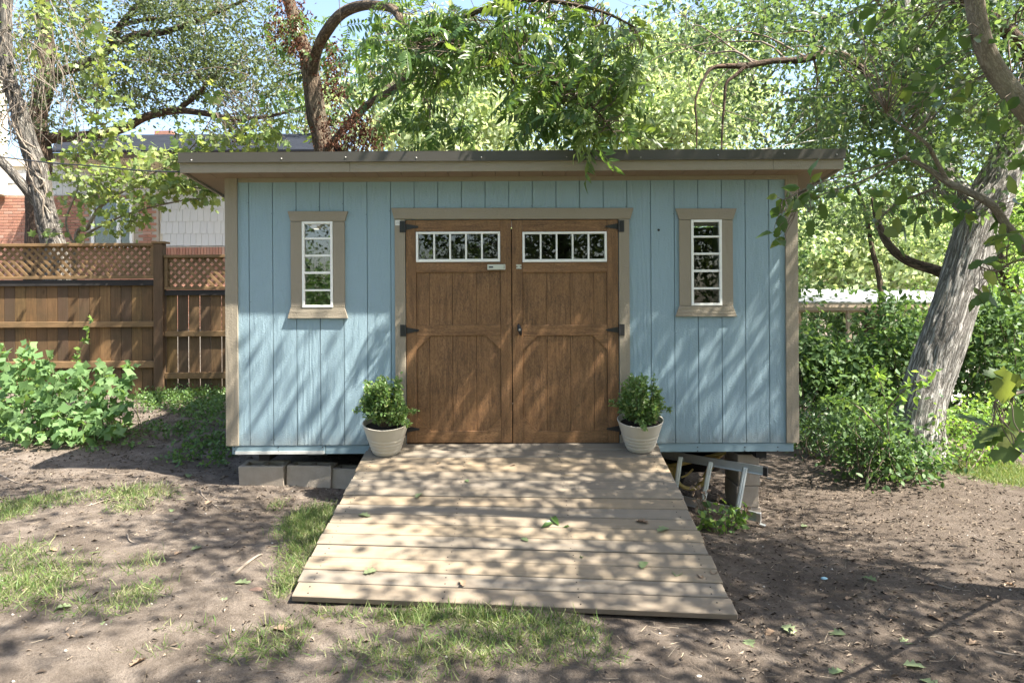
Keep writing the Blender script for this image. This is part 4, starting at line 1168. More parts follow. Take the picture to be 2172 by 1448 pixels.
# ------------------------------------------------------------------ carport beyond the hedge
car = thing('carport', 'low white metal carport roof on tan beams beyond the hedge', 'carport', P(1810, 760, 15))
CY = 8.9; cz = lambda v: P(1810, v, 15).z
x0, x1 = P(1560,640,15).x, P(2120,640,15).x; dz = -.045
def slab(y0, y1, za, zb_, ta, tb_, name, mat):
    mb = MB(); mb.hexa([(x0,y0,za),(x1,y0,za+dz),(x1,y1,zb_+dz),(x0,y1,zb_),(x0,y0,za+ta),(x1,y0,za+ta+dz),(x1,y1,zb_+tb_+dz),(x0,y1,zb_+tb_)]); mb.build(name, mat, car)
M['tan'] = mat_plain('tan_metal', (.40,.32,.24), .5)
slab(CY, CY+3.2, cz(640), P(1810,613,18.2).z, .03, .03, 'roof_sheet', mat_plain('white_metal_roof', (.33,.345,.365), .6))
slab(CY+.01, CY+.06, cz(650), cz(650), cz(640.5)-cz(650), cz(640.5)-cz(650), 'gutter', M['tan'])
slab(CY+.03, CY+.10, cz(656), cz(656), cz(650.5)-cz(656), cz(650.5)-cz(656), 'beam', M['tan'])
slab(CY+.4, CY+.5, cz(661), cz(661), .08, .08, 'beam', M['tan'])
for u in (1808, 2020, 1600):
    xx = P(u,700,15).x; MB().box(xx-.045, xx+.045, CY+.12, CY+.21, -1.0, cz(654)).build('post', M['tan'], car)
for u in (1808, 2020):
    xx = P(u,700,15).x; MB().box(xx-.045, xx+.045, CY+2.8, CY+2.9, -1.0, cz(630)).build('post', M['tan'], car)
mb = MB(); xa, xb = P(1500,800,17).x, 30
zg = gz(9, 11)+.03
mb.box(xa-2, xb, 8.5, 16.5, zg-.3, zg+.05); mb.build('driveway', mat_plain('pale_concrete', (.5,.47,.43), .9, bs=.4), kind='structure')

# ------------------------------------------------------------------ cables
pts, rd = smooth_path([P(-120,318,7.4), P(0,333,7.0), P(110,346,6.7), P(205,353,6.4), P(300,362,6.1), Vector((XFL-.004, -OV+.01, zf0+.01))], [.006]*6, 6)
MB().tube(pts, rd, 6).build('service_cable', M['cable'], smooth=True, label='black service cable running from the left edge to the shed roof corner', cat='cable')
pts, rd = smooth_path([Vector((P(1590,321,8.3).x, 2.2, P(1590,321,8.3).z)), P(1680,306,9.0), P(1800,286,10), P(1960,262,12)], [.007]*4, 6)
MB().tube(pts, rd, 6).build('overhead_wire', M['steel'], smooth=True, label='thin grey wire rising to the right behind the shed roof', cat='cable')

# ------------------------------------------------------------------ things seen through the left window
sb = thing('surfboard', 'pale surfboard standing inside behind the left shed window', 'surfboard', (-1.75, .35, .56))
mb = MB(); k = 20; V = []
for i in range(k+1):
    t = i/k; w = .23*math.sin(math.pi*min(1, .12+.88*t*.98))**.7 if t < 1 else .0; w = .24*(1-t**2.6)**.8 if t > .3 else .24*(.75+.25*t/.3)
    V.append((w, .56+1.28*t))
cx = -1.70
for w, z in V: mb.v += [(cx-w, .40+.08*(z-.56), z), (cx, .365+.08*(z-.56), z), (cx+w, .40+.08*(z-.56), z), (cx, .43+.08*(z-.56), z)]
for i in range(k):
    for j in range(4): mb.f.append((i*4+j, i*4+(j+1)%4, i*4+4+(j+1)%4, i*4+4+j))
mb.build('board', mat_plain('cream_resin', (.62,.6,.45), .3), sb, smooth=True)
mb = MB(); mb.bar((cx+.01,.360,.56), (cx+.01,.455,1.75), .022, .006, up=(0,1,0)); mb.build('stringer', mat_plain('stringer', (.85,.83,.75), .4), sb)
mb = MB()
for w0, w1 in zip(V[:-1], V[1:]): mb.bar((cx+w0[0],.392+.08*(w0[1]-.56),w0[1]), (cx+w1[0],.392+.08*(w1[1]-.56),w1[1]), .014, .02, up=(0,1,0))
mb.build('edge_band', mat_plain('grey_band', (.25,.25,.25), .5), sb)
um = thing('folded_parasol', 'folded green and grey parasol leaning inside the left shed window', 'parasol', (-1.5, .5, .56))
tp = Vector((-1.66,.35,2.46)); bt = Vector((-1.52,.55,.56))
MB().tube([tp,bt], .014, 8).build('pole', M['alu'], um)
for i, (c_, off) in enumerate((((.10,.28,.03), -.075), ((.33,.35,.37), -.0), ((.13,.32,.035), .075), ((.1,.26,.03), .12))):
    mb = MB(); n = 9
    for q_ in range(n):
        t = q_/(n-1); p = tp.lerp(bt, t*.62); w = .012+.055*math.sin(math.pi*min(1,t*1.15))**.8
        s = off*min(1,.25+t*2)
        mb.v += [(p.x+s-w, p.y-.045, p.z), (p.x+s, p.y-.075, p.z), (p.x+s+w, p.y-.045, p.z), (p.x+s, p.y-.02, p.z)]
    for q_ in range(n-1):
        for j in range(4): mb.f.append((q_*4+j, q_*4+(j+1)%4, q_*4+4+(j+1)%4, q_*4+4+j))
    mb.build('canopy_fold', mat_plain('fold_cloth', c_, .8), um, smooth=True)
# ------------------------------------------------------------------ trees
def skel(pts, n=6):
    return smooth_path(pts, [1]*len(pts), n)[0]
def wpt(*a): return [P(*q) for q in a]

# --- big leaning tree on the right
RNG = np.random.default_rng(101)
big = thing('leaning_oak', 'large leaning grey trunk with furrowed bark at the right', 'tree', P(1945,985,8.1))
base = P(1948, 1010, 8.1); base.z = gz(base.x, base.y)-.1
t1 = [base] + wpt((1944,950,8.1),(1952,880,8.12),(1985,760,8.15),(2030,630,8.2),(2062,530,8.25),(2092,440,8.3),(2132,350,8.35),(2165,270,8.4),(2205,130,8.4),(2240,-20,8.5),(2290,-260,8.7))
r1 = [.48,.32,.258,.245,.238,.238,.25,.19,.18,.165,.15,.11]
tube_uv('trunk', t1, r1, SK['grey'], big, 150, 16, .10, 3, ridges=.011)
t2 = wpt((2075,450,8.35),(2025,400,8.45),(1985,345,8.55),(1962,285,8.65),(1948,200,8.8),(1925,60,9.0),(1900,-120,9.2))
tube_uv('limb', t2, [.15,.15,.135,.115,.1,.085,.06], SK['grey'], big, 90, 14, .12, 9, ridges=.012)
t3 = wpt((2050,600,8.5),(1990,575,8.7),(1925,553,8.9),(1885,520,9.0),(1862,470,9.1),(1850,420,9.2))
tube_uv('limb', t3, [.09,.07,.058,.05,.04,.02], SK['brown'], big, 14, 6, .2, 5)
t4 = wpt((1960,240,8.8),(1900,195,8.9),(1850,165,8.9),(1780,113,8.8),(1700,127,8.7),(1640,130,8.6),(1580,140,8.5),(1515,143,8.4),(1492,170,8.35),(1475,215,8.3),(1478,270,8.3),(1477,315,8.25))
tube_uv('limb', t4, [.06,.045,.038,.038,.042,.04,.036,.022,.016,.012,.01,.008], SK['oak'], big, 10, 6, .25, 2)
t5 = wpt((1585,136,8.5),(1560,160,8.45),(1540,178,8.4),(1536,220,8.4),(1532,270,8.38),(1530,318,8.35))
tube_uv('limb', t5, [.026,.022,.018,.016,.013,.01], SK['oak'], big, 8, 6, .2, 4)
t6 = wpt((2200,140,8.4),(2130,60,8.0),(2050,10,7.6),(1950,-60,7.2))
tube_uv('limb', t6, [.1,.08,.06,.04], SK['oak'], big, 10, 6, .15, 6)
# a swelling where a limb was lost
p = P(1990,735,7.88); mb = MB()
cents = px_points([(1560,60,190,90,9.5,13,15),(1760,70,190,110,9.5,13,22),(1960,90,180,130,9.5,13,20),(2110,110,110,150,9.5,13,14),(1640,230,170,70,10,13.5,9),(1850,240,130,80,10,13.5,9),(2070,260,110,70,10,13,7),(1930,180,110,90,7.7,8.4,10),(2000,60,120,60,7.6,8.3,9),(1975,330,50,60,7.5,8.1,5),(2120,180,60,80,7.4,8.0,6)])
sk = skel(t1)+skel(t2)+skel(t4)+skel(t6)
tw = connect(cents, sk, .05, .016, .004, 5.0)
cc = boughs(cents, 8, .46)
tw += connect(cc, list(map(Vector, cents)), .05, .005, .002, 2.0)
for k in range(30):
    u = RNG.uniform(1480,2100); v = RNG.uniform(20,200); d = RNG.uniform(8.2,9.5); s = P(u,v,d)
    pts,_ = smooth_path([s, s+Vector((RNG.normal()*.3,0,-.25)), s+Vector((RNG.normal()*.5,RNG.normal()*.2,-.6)), s+Vector((RNG.normal()*.6,RNG.normal()*.3,-1.0))],[1]*4,4); tw.append((pts,.007,.0015))
twig_mesh('twigs', tw, M['twig'], big, 4, kind='stuff')
leaves('crown', [(*cluster_leaves(cc, 26, .14, .092, .7), T_leaf(.5))], L_['oak2'], big, kind='stuff')
# the part of the crown above the frame, between the sun and the yard
lim = [Vector((4.2,-.4,5.6)),Vector((5.5,.5,6.4)),Vector((3,-1,6.0)),Vector((5,2.0,6.8)),Vector((2,-2.0,6.2)),Vector((5.6,-1,6.0))]
tw = [([P(2240,-20,8.5), Vector((5.6,1.0,5.8)), lim[1]], .05, .03)] + [([lim[1], lim[1].lerp(q,.5)+Vector((0,0,.2)), q], .022, .012) for q in lim]
over = np.concatenate([RNG.uniform((2.3,-3.4,5.0),(6.3,1.6,7.6),(44,3)), RNG.uniform((3.6,-2.6,4.6),(6.0,.2,6.6),(20,3)), RNG.uniform((1.9,-1.9,5.0),(3.9,-.5,6.4),(12,3)), RNG.uniform((4.0,-1.6,4.8),(5.4,-.5,6.2),(8,3))])
tw += connect(over, lim, .05, .010, .004, 6.0)
oc = boughs(over, 6, .28, .6)
tw += connect(oc, list(map(Vector, over)), .02, .004, .002, 2.0)
twig_mesh('twigs', tw, M['twig'], big, 4, kind='stuff')
leaves('crown', [(*cluster_leaves(oc, 26, .17, .09, .7), T_leaf(.5))], L_['oak2'], big, kind='stuff')

# --- nearer tree whose boughs reach in from the right edge
RNG = np.random.default_rng(102)
near_t = thing('near_oak', 'broad-leaved tree reaching in from the right edge with mottled boughs', 'tree', (3.75,-2.1,0))
nb = [Vector((3.75,-2.1,gz(3.75,-2.1)-.1)), Vector((3.72,-2.1,1.2)), Vector((3.5,-2.1,2.1)), P(2235,295,4.05), P(2172,228,4.05), P(2112,150,4.05), P(2082,80,4.05), P(2066,-10,4.05), P(2050,-160,4.0), Vector((2.2,-2.3,5.2)), Vector((1.6,-2.8,6.2))]
tube_uv('trunk', nb, [.13,.12,.1,.068,.06,.056,.052,.05,.05,.045,.03], SK['young'], near_t, 18, 8, .1, 1)
n2 = [Vector((3.72,-2.1,1.2))] + wpt((2240,600,4.25),(2190,545,4.3),(2135,478,4.3),(2098,430,4.3),(2011,387,4.4),(1960,352,4.45),(1920,335,4.5),(1911,337,4.5),(1831,383,4.6),(1748,411,4.7),(1690,440,4.8))
tube_uv('bough', n2, [.06,.04,.032,.026,.024,.02,.014,.011,.009,.006,.004,.002], SK['young'], near_t, 10, 6, .1, 2)
n3 = wpt((2011,387,4.4),(1985,340,4.4),(1965,305,4.4),(1915,267,4.45),(1880,240,4.5))
tube_uv('bough', n3, [.015,.013,.012,.007,.003], SK['young'], near_t, 8, 6, .1, 3)
n4 = wpt((1990,395,4.4),(1950,412,4.4),(1905,430,4.45),(1860,470,4.5))
tube_uv('bough', n4, [.009,.008,.006,.003], SK['young'], near_t, 7, 5, .1, 3)
n5 = wpt((1911,337,4.5),(1860,352,4.55),(1790,372,4.65),(1720,395,4.75),(1660,425,4.8))
tube_uv('bough', n5, [.007,.006,.005,.004,.002], SK['young'], near_t, 7, 5, .1, 3)
n6 = [Vector((3.72,-2.1,1.2)), P(2260,860,3.0), P(2190,830,2.85), P(2140,840,2.8), P(2110,850,2.8)]
tube_uv('bough', n6, [.014,.011,.009,.006,.003], SK['young'], near_t, 8, 5, .1, 3)
n7 = [P(2190,545,4.3), P(2150,555,4.2), P(2110,575,4.15), P(2070,560,4.1)]
tube_uv('bough', n7, [.012,.008,.006,.003], SK['young'], near_t, 8, 5, .1, 3)
skn = skel(nb[3:8])+skel(n2[2:])+skel(n3)+skel(n4)+skel(n5)+skel(n6[1:])+skel(n7)
def solo(tm, name, mat):
    me = bpy.data.meshes.new(name); me.from_pydata(tm[0].tolist(), [], tm[1]); me.materials.append(mat); me.polygons.foreach_set('use_smooth',[True]*len(me.polygons)); return me
broad = [solo(T_leaf(.52,.08,.18),'leaf',L_['near']), solo(T_leaf(.62,.12,.3),'leaf',L_['near']), solo(T_lobed(3,.25,.62,2),'leaf',L_['near']), solo(T_leaf(.45,.2,.05),'leaf',L_['near'])]
oakl = [solo(T_lobed(3,.4,.7,s),'leaf',L_['near']) for s in (1,4)]
def leaf_objs(pos, d, n, size, meshes, parent, name='leaf', idx=None):
    s, d, n = frames(np.asarray(d,float), np.asarray(n,float))
    for i in range(len(pos)):
        k = size[i]; m = Matrix(((s[i][0]*k, d[i][0]*k, n[i][0]*k, pos[i][0]),(s[i][1]*k, d[i][1]*k, n[i][1]*k, pos[i][1]),(s[i][2]*k, d[i][2]*k, n[i][2]*k, pos[i][2]),(0,0,0,1)))
        place(meshes[RNG.integers(len(meshes))] if idx is None else meshes[idx[i]], name, parent, m)
rg = [(1960,180,90,60,4.1,4.7,24),(1880,160,80,60,4.2,4.8,12),(2100,60,80,70,3.9,4.4,12),(2040,210,80,50,4.0,4.5,20),(1990,40,70,40,4.1,4.6,10),(2130,250,50,80,3.9,4.3,10),(1700,430,55,45,4.6,4.9,22),(1665,475,30,45,4.7,4.9,9),(1750,395,45,30,4.6,4.8,10),
      (1930,330,50,30,4.3,4.7,8),(1950,430,90,40,4.3,4.6,26),(2050,440,70,30,4.2,4.5,14),(1900,480,60,50,4.4,4.7,12),(2130,560,50,60,4.0,4.3,16),(2150,470,40,60,4.1,4.4,12),(2100,610,40,40,4.0,4.2,8),(2160,380,30,60,4.0,4.3,6),(1815,60,70,50,4.4,4.9,8)]
A = px_points(rg); S = np.array([tuple(p) for p in skn])
near_i = [int(np.linalg.norm(S-a,axis=1).argmin()) for a in A]
twig_mesh('twigs', connect(A, skn, .05, .0045, .0015, 1.4), M['twig'], near_t, 5, kind='stuff')
dd = A-S[near_i]; dd = dd/np.maximum(np.linalg.norm(dd,axis=1,keepdims=True),.05)*.7 + unit(len(A), -.35)
leaf_objs(A, dd, unit(len(A), .8), RNG.uniform(.075,.135,len(A)), broad, near_t)
A = px_points([(2140,860,40,50,2.7,2.95,8),(2150,800,30,30,2.7,2.9,3),(2160,930,25,40,2.7,2.9,4),(2120,880,30,30,2.75,2.9,3)])
twig_mesh('twigs', connect(A, skel(n6[1:]), .02, .004, .002, 1.4), M['twig'], near_t, 5, kind='stuff')
dd = unit(len(A), -.3); dd[:,0] -= .8
leaf_objs(A, dd, unit(len(A), .7), RNG.uniform(.10,.15,len(A)), oakl, near_t)
# its crown above the yard, out of the frame, which dapples the ground
over = np.concatenate([RNG.uniform((-1.2,-7.0,5.0),(5.5,-1.4,7.2),(88,3)), RNG.uniform((3.4,-3.5,4.6),(5.4,-1.9,6.0),(14,3)), RNG.uniform((3.0,-6.5,4.2),(7.0,-2.0,7.0),(24,3)), RNG.uniform((4.1,-5.5,3.5),(6.0,-2.0,5.2),(9,3))])
lim = [Vector((1.6,-2.8,6.2)),Vector((0.4,-3.4,6.0)),Vector((2.8,-4,5.8)),Vector((1,-5,6.3)),Vector((4.5,-3.5,5.5)),Vector((5.5,-4.8,5.6)),Vector((2.2,-2.3,5.2))]
tw = connect(over, lim, .03, .011, .004, 5.0); oc = boughs(over, 6, .27, .6); tw += connect(oc, list(map(Vector, over)), .02, .004, .002, 2.0)
for a, b in ((0,1),(0,2),(1,3),(6,4),(4,5),(6,0)): tw.append((smooth_path([lim[a], lim[a].lerp(lim[b],.35)+Vector((.15,-.1,.2)), lim[a].lerp(lim[b],.7)+Vector((-.15,.12,.05)), lim[b]],[1]*4,4)[0], .018, .01))
twig_mesh('twigs', tw, M['twig'], near_t, 5, kind='stuff')
b3_ = cluster_leaves(oc, 24, .17, .095, .7)
leaves('crown', [(*b3_, T_leaf(.55))], L_['near'], near_t, kind='stuff')

# --- pecan behind the shed, arching over its roof
RNG = np.random.default_rng(103)
pec = thing('pecan_tree', 'tree rising behind the shed roof with drooping feathery green leaves', 'tree', (P(690,320,9.4).x, 3.3, .2))
b0 = P(688,330,9.4)
q1 = [Vector((b0.x+.25,3.3,gz(b0.x,3.3)-.1)), Vector((b0.x+.15,3.3,1.8)), b0] + wpt((672,250,9.4),(661,170,9.35),(648,110,9.3),(632,70,9.3),(615,10,9.3),(590,-90,9.3))
tube_uv('trunk', q1, [.2,.17,.125,.122,.118,.09,.08,.075,.06], SK['brown'], pec, 24, 10, .12, 1, ridges=.006)
q2 = wpt((662,160,9.3),(672,110,9.1),(690,72,8.8),(722,32,8.4),(770,12,7.9),(830,18,7.4),(856,55,7.1),(880,100,6.9),(912,104,6.7),(957,90,6.5),(1014,113,6.3),(1071,147,6.15),(1094,183,6.1),(1105,250,6.05),(1116,312,6.0))
tube_uv('limb', q2, [.075,.07,.068,.064,.056,.048,.042,.037,.036,.032,.028,.022,.016,.009,.005], SK['brown'], pec, 12, 6, .1, 2)
q3 = wpt((694,315,9.3),(740,263,8.9),(784,220,8.4),(834,190,7.9),(862,163,7.5),(880,130,7.2))
tube_uv('limb', q3, [.05,.05,.045,.04,.032,.02], SK['brown'], pec, 10, 6, .1, 3)
q4 = wpt((1014,113,6.3),(1120,140,6.0),(1200,190,5.8),(1260,230,5.7),(1300,280,5.6))
tube_uv('limb', q4, [.022,.018,.014,.009,.004], SK['brown'], pec, 8, 6, .1, 4)
q5 = wpt((880,100,6.9),(1000,30,6.5),(1120,0,6.2),(1260,20,6.0),(1350,60,5.9))
tube_uv('limb', q5, [.03,.026,.022,.014,.006], SK['brown'], pec, 8, 6, .1, 5)
q6 = [P(590,-90,9.3), Vector((-2.0,1.5,6.5)), Vector((-.6,.2,6.6)), Vector((.8,-.4,6.2))]
tube_uv('limb', q6, [.06,.05,.04,.02], SK['brown'], pec, 8, 6, .1, 6)
skp = skel(q2[5:])+skel(q3[3:])+skel(q4)+skel(q5)
# compound leaves
fr_m = []
for s in range(6):
    r = random.Random(s); ts = []; vv = []; ff = []
    npair = r.choice((4,5,5,6)); Lr = 1.0; bend = r.uniform(.25,.6)
    def rach(t): return np.array([.06*math.sin(t*3+s), t*Lr, -bend*t*t*.55])
    for i in range(25):
        pass
    tm = T_leaf(.30,.10,.22); n0 = 0
    items = [(rach(.22+.74*i/npair), sd) for i in range(npair) for sd in (-1,1)] + [(rach(.98), 0)]
    for p0, sd in items:
        L = .34*(1 if sd else 1.1)*r.uniform(.85,1.12); an = sd*r.uniform(.75,1.1); dv = np.array([math.sin(an), math.cos(an), -.35-r.uniform(0,.3)]); dv /= np.linalg.norm(dv)
        nv = np.array([r.uniform(-.3,.3), r.uniform(-.1,.3), 1.0]); sv = np.cross(dv,nv); sv /= np.linalg.norm(sv); nv = np.cross(sv,dv)
        for x,y,z in tm[0]: vv.append(tuple(p0+L*(x*sv+y*dv+z*nv)))
        for f in tm[1]: ff.append(tuple(n0+i for i in f))
        n0 += len(tm[0])
    for i in range(6):
        a, b = rach(i/6), rach((i+1)/6); k = len(vv)
        vv += [tuple(a+[-.008,0,0]), tuple(a+[.008,0,0]), tuple(b+[.008,0,0]), tuple(b+[-.008,0,0])]; ff.append((k,k+1,k+2,k+3))
    me = bpy.data.meshes.new('compound_leaf'); me.from_pydata(vv, [], ff); me.materials.append(L_['pecan']); me.polygons.foreach_set('use_smooth',[True]*len(ff)); fr_m.append(me)
    fr_t = (np.array(vv), ff) if s == 0 else fr_t
A = px_points([(880,60,120,70,6.2,7.8,70),(1000,90,140,90,5.8,7.2,96),(1170,90,130,90,5.6,6.8,88),(1240,180,110,80,5.5,6.5,64),(1290,265,70,40,5.5,6.0,28),(1150,220,80,50,5.7,6.4,36),(900,200,90,70,6.6,7.8,34),(930,270,60,35,6.6,7.4,18),(790,150,50,60,7.2,8.6,20),(1340,100,50,50,5.6,6.2,14),(1180,20,160,30,5.7,6.6,24)])
np.random.default_rng(1).shuffle(A)
tw = connect(A, skp, .06, .006, .0022, 1.6)
twig_mesh('twigs', tw, M['twig'], pec, 4, kind='stuff')
def frond_dirs(m): 
    d = unit(m, -.15, .6); d[:,2] -= .25; return d
k = min(300, len(A))
leaf_objs(A[:k], frond_dirs(k), unit(k, 1.3), RNG.uniform(.24,.36,k), fr_m, pec, 'compound_leaf')
rest = A[k:]
extra = px_points([(680,200,60,90,9.2,10,22),(610,60,70,60,9,10,26),(720,90,40,60,8.8,9.6,12),(560,230,60,60,9.2,10.2,16)])
rest = np.concatenate([rest, extra]); kr = len(rest)
over = RNG.uniform((-2.4,-.5,4.7),(2.0,2.6,6.4),(80,3)); ko = len(over)
leaves('crown', [(rest, frond_dirs(kr), unit(kr,1.3), RNG.uniform(.24,.36,kr), fr_t), (over, frond_dirs(ko), unit(ko,1.3), RNG.uniform(.26,.4,ko), fr_t)], L_['pecan'], pec, kind='stuff')
twig_mesh('twigs', connect(over, skel(q6)+[Vector((.8,-.4,6.2))], .03, .012, .003, 4.0), M['twig'], pec, 4, kind='stuff')
# hanging dead leaf bunches
dc = px_points([(712,160,14,55,8.5,8.8,16),(600,30,40,45,8.8,9.2,16),(630,100,16,50,8.9,9.2,8),(770,280,34,38,8.0,8.5,18),(745,300,40,18,8.1,8.6,8),(700,270,10,40,8.6,8.9,5),(520,270,30,25,9,9.5,5)])
leaves('dead_leaves', [(*cluster_leaves(dc, 34, .075, .045, 1.2, -1.2, 0), T_leaf(.5,.3,.3))], L_['dead'], pec, kind='stuff')
twig_mesh('twigs', connect(dc, skel(q1[2:])+skel(q3), .02, .004, .002, 1.5, every=2), M['twig'], pec, 4, kind='stuff')

# --- oak spreading behind the fence at the left
RNG = np.random.default_rng(104)
oak = thing('spreading_oak', 'dark oak with long level limbs spreading above the brick house', 'tree', (P(80,560,13).x, 6.9, .5))
o1 = [Vector((P(78,560,13).x, 6.9, gz(-8.8,6.9)-.1)), P(82,430,13), P(85,320,13), P(80,250,13), P(95,180,13), P(98,100,13), P(92,20,13), P(80,-90,13)]
tube_uv('trunk', o1, [.24,.21,.19,.17,.15,.135,.12,.08], SK['oak'], oak, 20, 8, .15, 1)
o2 = wpt((85,300,13),(120,292,13),(190,288,12.8),(262,272,12.6),(310,248,12.4),(372,235,12.2),(430,240,12),(500,252,11.8),(580,245,11.6),(660,220,11.4))
tube_uv('limb', o2, [.12,.1,.09,.08,.07,.06,.052,.04,.028,.012], SK['oak'], oak, 12, 6, .12, 2)
o3 = wpt((98,190,13),(125,155,13),(185,135,12.9),(240,98,12.8),(290,75,12.6),(350,68,12.4),(430,40,12.2),(520,0,12))
tube_uv('limb', o3, [.1,.09,.08,.075,.066,.055,.042,.02], SK['oak'], oak, 12, 6, .12, 3)
o4 = wpt((238,100,12.8),(252,60,12.7),(285,20,12.6),(330,-30,12.5)); tube_uv('limb', o4, [.065,.057,.05,.04], SK['oak'], oak, 10, 6, .12, 4)
o5 = wpt((262,52,12.7),(310,42,12.6),(360,38,12.5),(420,22,12.4)); tube_uv('limb', o5, [.05,.04,.03,.015], SK['oak'], oak, 8, 6, .12, 4)
o6 = wpt((375,235,12.2),(420,200,12.1),(450,165,12),(490,140,11.9)); tube_uv('limb', o6, [.05,.04,.03,.012], SK['oak'], oak, 8, 6, .12, 4)
sko = skel(o1[4:])+skel(o2)+skel(o3)+skel(o4)+skel(o5)+skel(o6)
c = px_points([(330,60,150,80,11.5,13.5,14),(480,90,130,90,11.3,13,13),(220,180,120,70,12,14,7),(340,170,120,60,11.6,13.5,8),(470,170,90,50,11.3,13,6),(120,90,130,90,12,14.5,8),(40,180,70,80,12,14,5),(600,150,60,80,11.2,12.6,5),(250,0,260,30,11.8,14,8)])
cc = boughs(c, 10, .5)
twig_mesh('twigs', connect(c, sko, .05, .016, .004, 4.5)+connect(cc, list(map(Vector, c)), .03, .005, .002, 2.5), M['twig'], oak, 4, kind='stuff')
leaves('crown', [(*cluster_leaves(cc, 32, .135, .072, .7), T_leaf(.5))], L_['oak'], oak, kind='stuff')

# --- vine tangled trunk just behind the fence
RNG = np.random.default_rng(105)
vt = thing('vine_covered_tree', 'grey trunk wrapped in dead vines just behind the fence at the far left', 'tree', P(118,560,10.8))
v1 = [Vector((P(125,600,10.8).x, 4.7, gz(-7,4.7)-.05)), P(120,560,10.8), P(108,500,10.8), P(92,430,10.8), P(84,370,10.8), P(62,310,10.8), P(45,250,10.8), P(22,170,10.8), P(10,90,10.8), P(14,0,10.8), P(25,-90,10.8)]
tube_uv('trunk', v1, [.2,.17,.155,.15,.135,.13,.115,.1,.09,.085,.07], SK['grey2'], vt, 26, 9, .12, 1, ridges=.006)
v2 = wpt((80,430,10.8),(55,400,10.7),(22,362,10.6),(-20,320,10.5),(-80,260,10.4)); tube_uv('limb', v2, [.09,.075,.07,.065,.05], SK['grey2'], vt, 12, 6, .12, 2)
tw = []
S = skel(v1)
for k in range(16):
    i0 = RNG.integers(6, len(S)-14); pts = [S[j]+Vector((RNG.normal()*.09, -.13+RNG.normal()*.03, RNG.normal()*.06)) for j in range(i0, min(len(S), i0+RNG.integers(10,26)), 3)]
    if len(pts) > 2: pp,_ = smooth_path(pts,[1]*len(pts),3); tw.append((pp, RNG.uniform(.008,.02), .006))
for k in range(95):
    s = P(RNG.uniform(-10,160), RNG.uniform(-20,230), RNG.uniform(10.2,11)); e = s+Vector((RNG.normal()*.25, RNG.normal()*.15, -RNG.uniform(.3,1.3)))
    m = s.lerp(e,.5)+Vector((RNG.normal()*.2,0,RNG.normal()*.15)); pp,_ = smooth_path([s,m,e],[1]*3,4); tw.append((pp,.006,.002))
twig_mesh('dead_vines', tw, M['stick'], vt, 4, kind='stuff')
c = px_points([(120,40,50,40,10.2,11,5),(60,110,50,50,10.2,11,4)])
leaves('vine_leaves', [(*cluster_leaves(c, 20, .16, .10, .7), T_palm(3))], L_['maple'], vt, kind='stuff')

# --- young maple rising over the fence
RNG = np.random.default_rng(106)
mp = thing('young_maple', 'young tree with yellow green lobed leaves rising over the fence', 'tree', P(160,600,10.2))
m0 = Vector((P(160,600,10.2).x, 4.1, gz(-6.4,4.1)-.03))
mm = [[m0, P(160,520,10.2), P(185,485,10.1), P(212,440,10), P(270,400,9.8), P(330,365,9.6), P(378,343,9.4)],
      [P(160,520,10.2), P(195,490,10.1), P(250,462,9.9), P(320,440,9.7), P(390,425,9.5), P(440,420,9.4)],
      [P(212,440,10), P(206,370,10), P(204,280,10), P(206,180,10), P(210,80,10), P(212,10,10)],
      [P(160,525,10.2), P(140,470,10.2), P(165,400,10.1), P(165,345,10.1)],
      [P(330,365,9.6), P(400,320,9.4), P(450,250,9.3), P(490,190,9.2)],
      [P(270,400,9.8), P(350,395,9.6), P(430,400,9.4), P(465,415,9.3)]]
for i, b in enumerate(mm): tube_uv('trunk' if i == 0 else 'branch', b, [(.035,.022,.012,.02,.012,.01)[i]*(1-.7*j/(len(b)-1)) for j in range(len(b))], SK['young'], mp, 7, 5, .1, i)
skm = [p for b in mm for p in skel(b)[3:]]
A = px_points([(213,60,18,60,9.8,10.1,26),(212,170,22,60,9.8,10.1,24),(215,270,28,50,9.8,10.1,26),(255,250,30,50,9.8,10.1,14),(330,400,70,35,9.3,9.9,40),(410,405,60,25,9.2,9.6,36),(280,330,60,40,9.6,10,26),(180,270,50,50,9.8,10.2,20),(390,320,50,30,9.2,9.6,22),(470,270,60,40,9,9.5,26),(540,300,80,22,8.8,9.4,26),(150,410,50,40,9.9,10.3,16),(180,330,50,40,9.9,10.3,14),(140,500,70,18,9.8,10.2,14),(270,470,50,30,9.7,10,12),(460,200,30,40,9,9.4,10)])
np.random.default_rng(2).shuffle(A)
twig_mesh('twigs', connect(A, skm, .03, .0045, .0018, 1.5), M['twig'], mp, 4, kind='stuff')
pal = [solo(T_palm(s, 5, 1.0), 'leaf', L_['maple']) for s in range(4)]
k = min(300, len(A)); dd = unit(k, -.6); leaf_objs(A[:k], dd, unit(k,.7), RNG.uniform(.09,.155,k), pal, mp)
kr = len(A)-k
sm = px_points([(300,380,120,60,9.3,10,60),(420,370,80,60,9.2,9.7,44),(190,370,80,70,9.8,10.3,40),(500,290,110,30,8.9,9.5,30),(240,470,90,30,9.6,10,16),(230,200,50,110,9.8,10.2,20)])
twig_mesh('twigs', connect(sm, skm, .03, .004, .0018, 1.2), M['twig'], mp, 4, kind='stuff')
leaves('small_leaves', [(*cluster_leaves(sm, 9, .09, .085, .8, -.6), T_palm(2))], L_['maple'], mp, kind='stuff')
if kr > 0: leaves('crown', [(A[k:], unit(kr,-.6), unit(kr,.7), RNG.uniform(.1,.17,kr), T_palm(1))], L_['maple'], mp, kind='stuff')

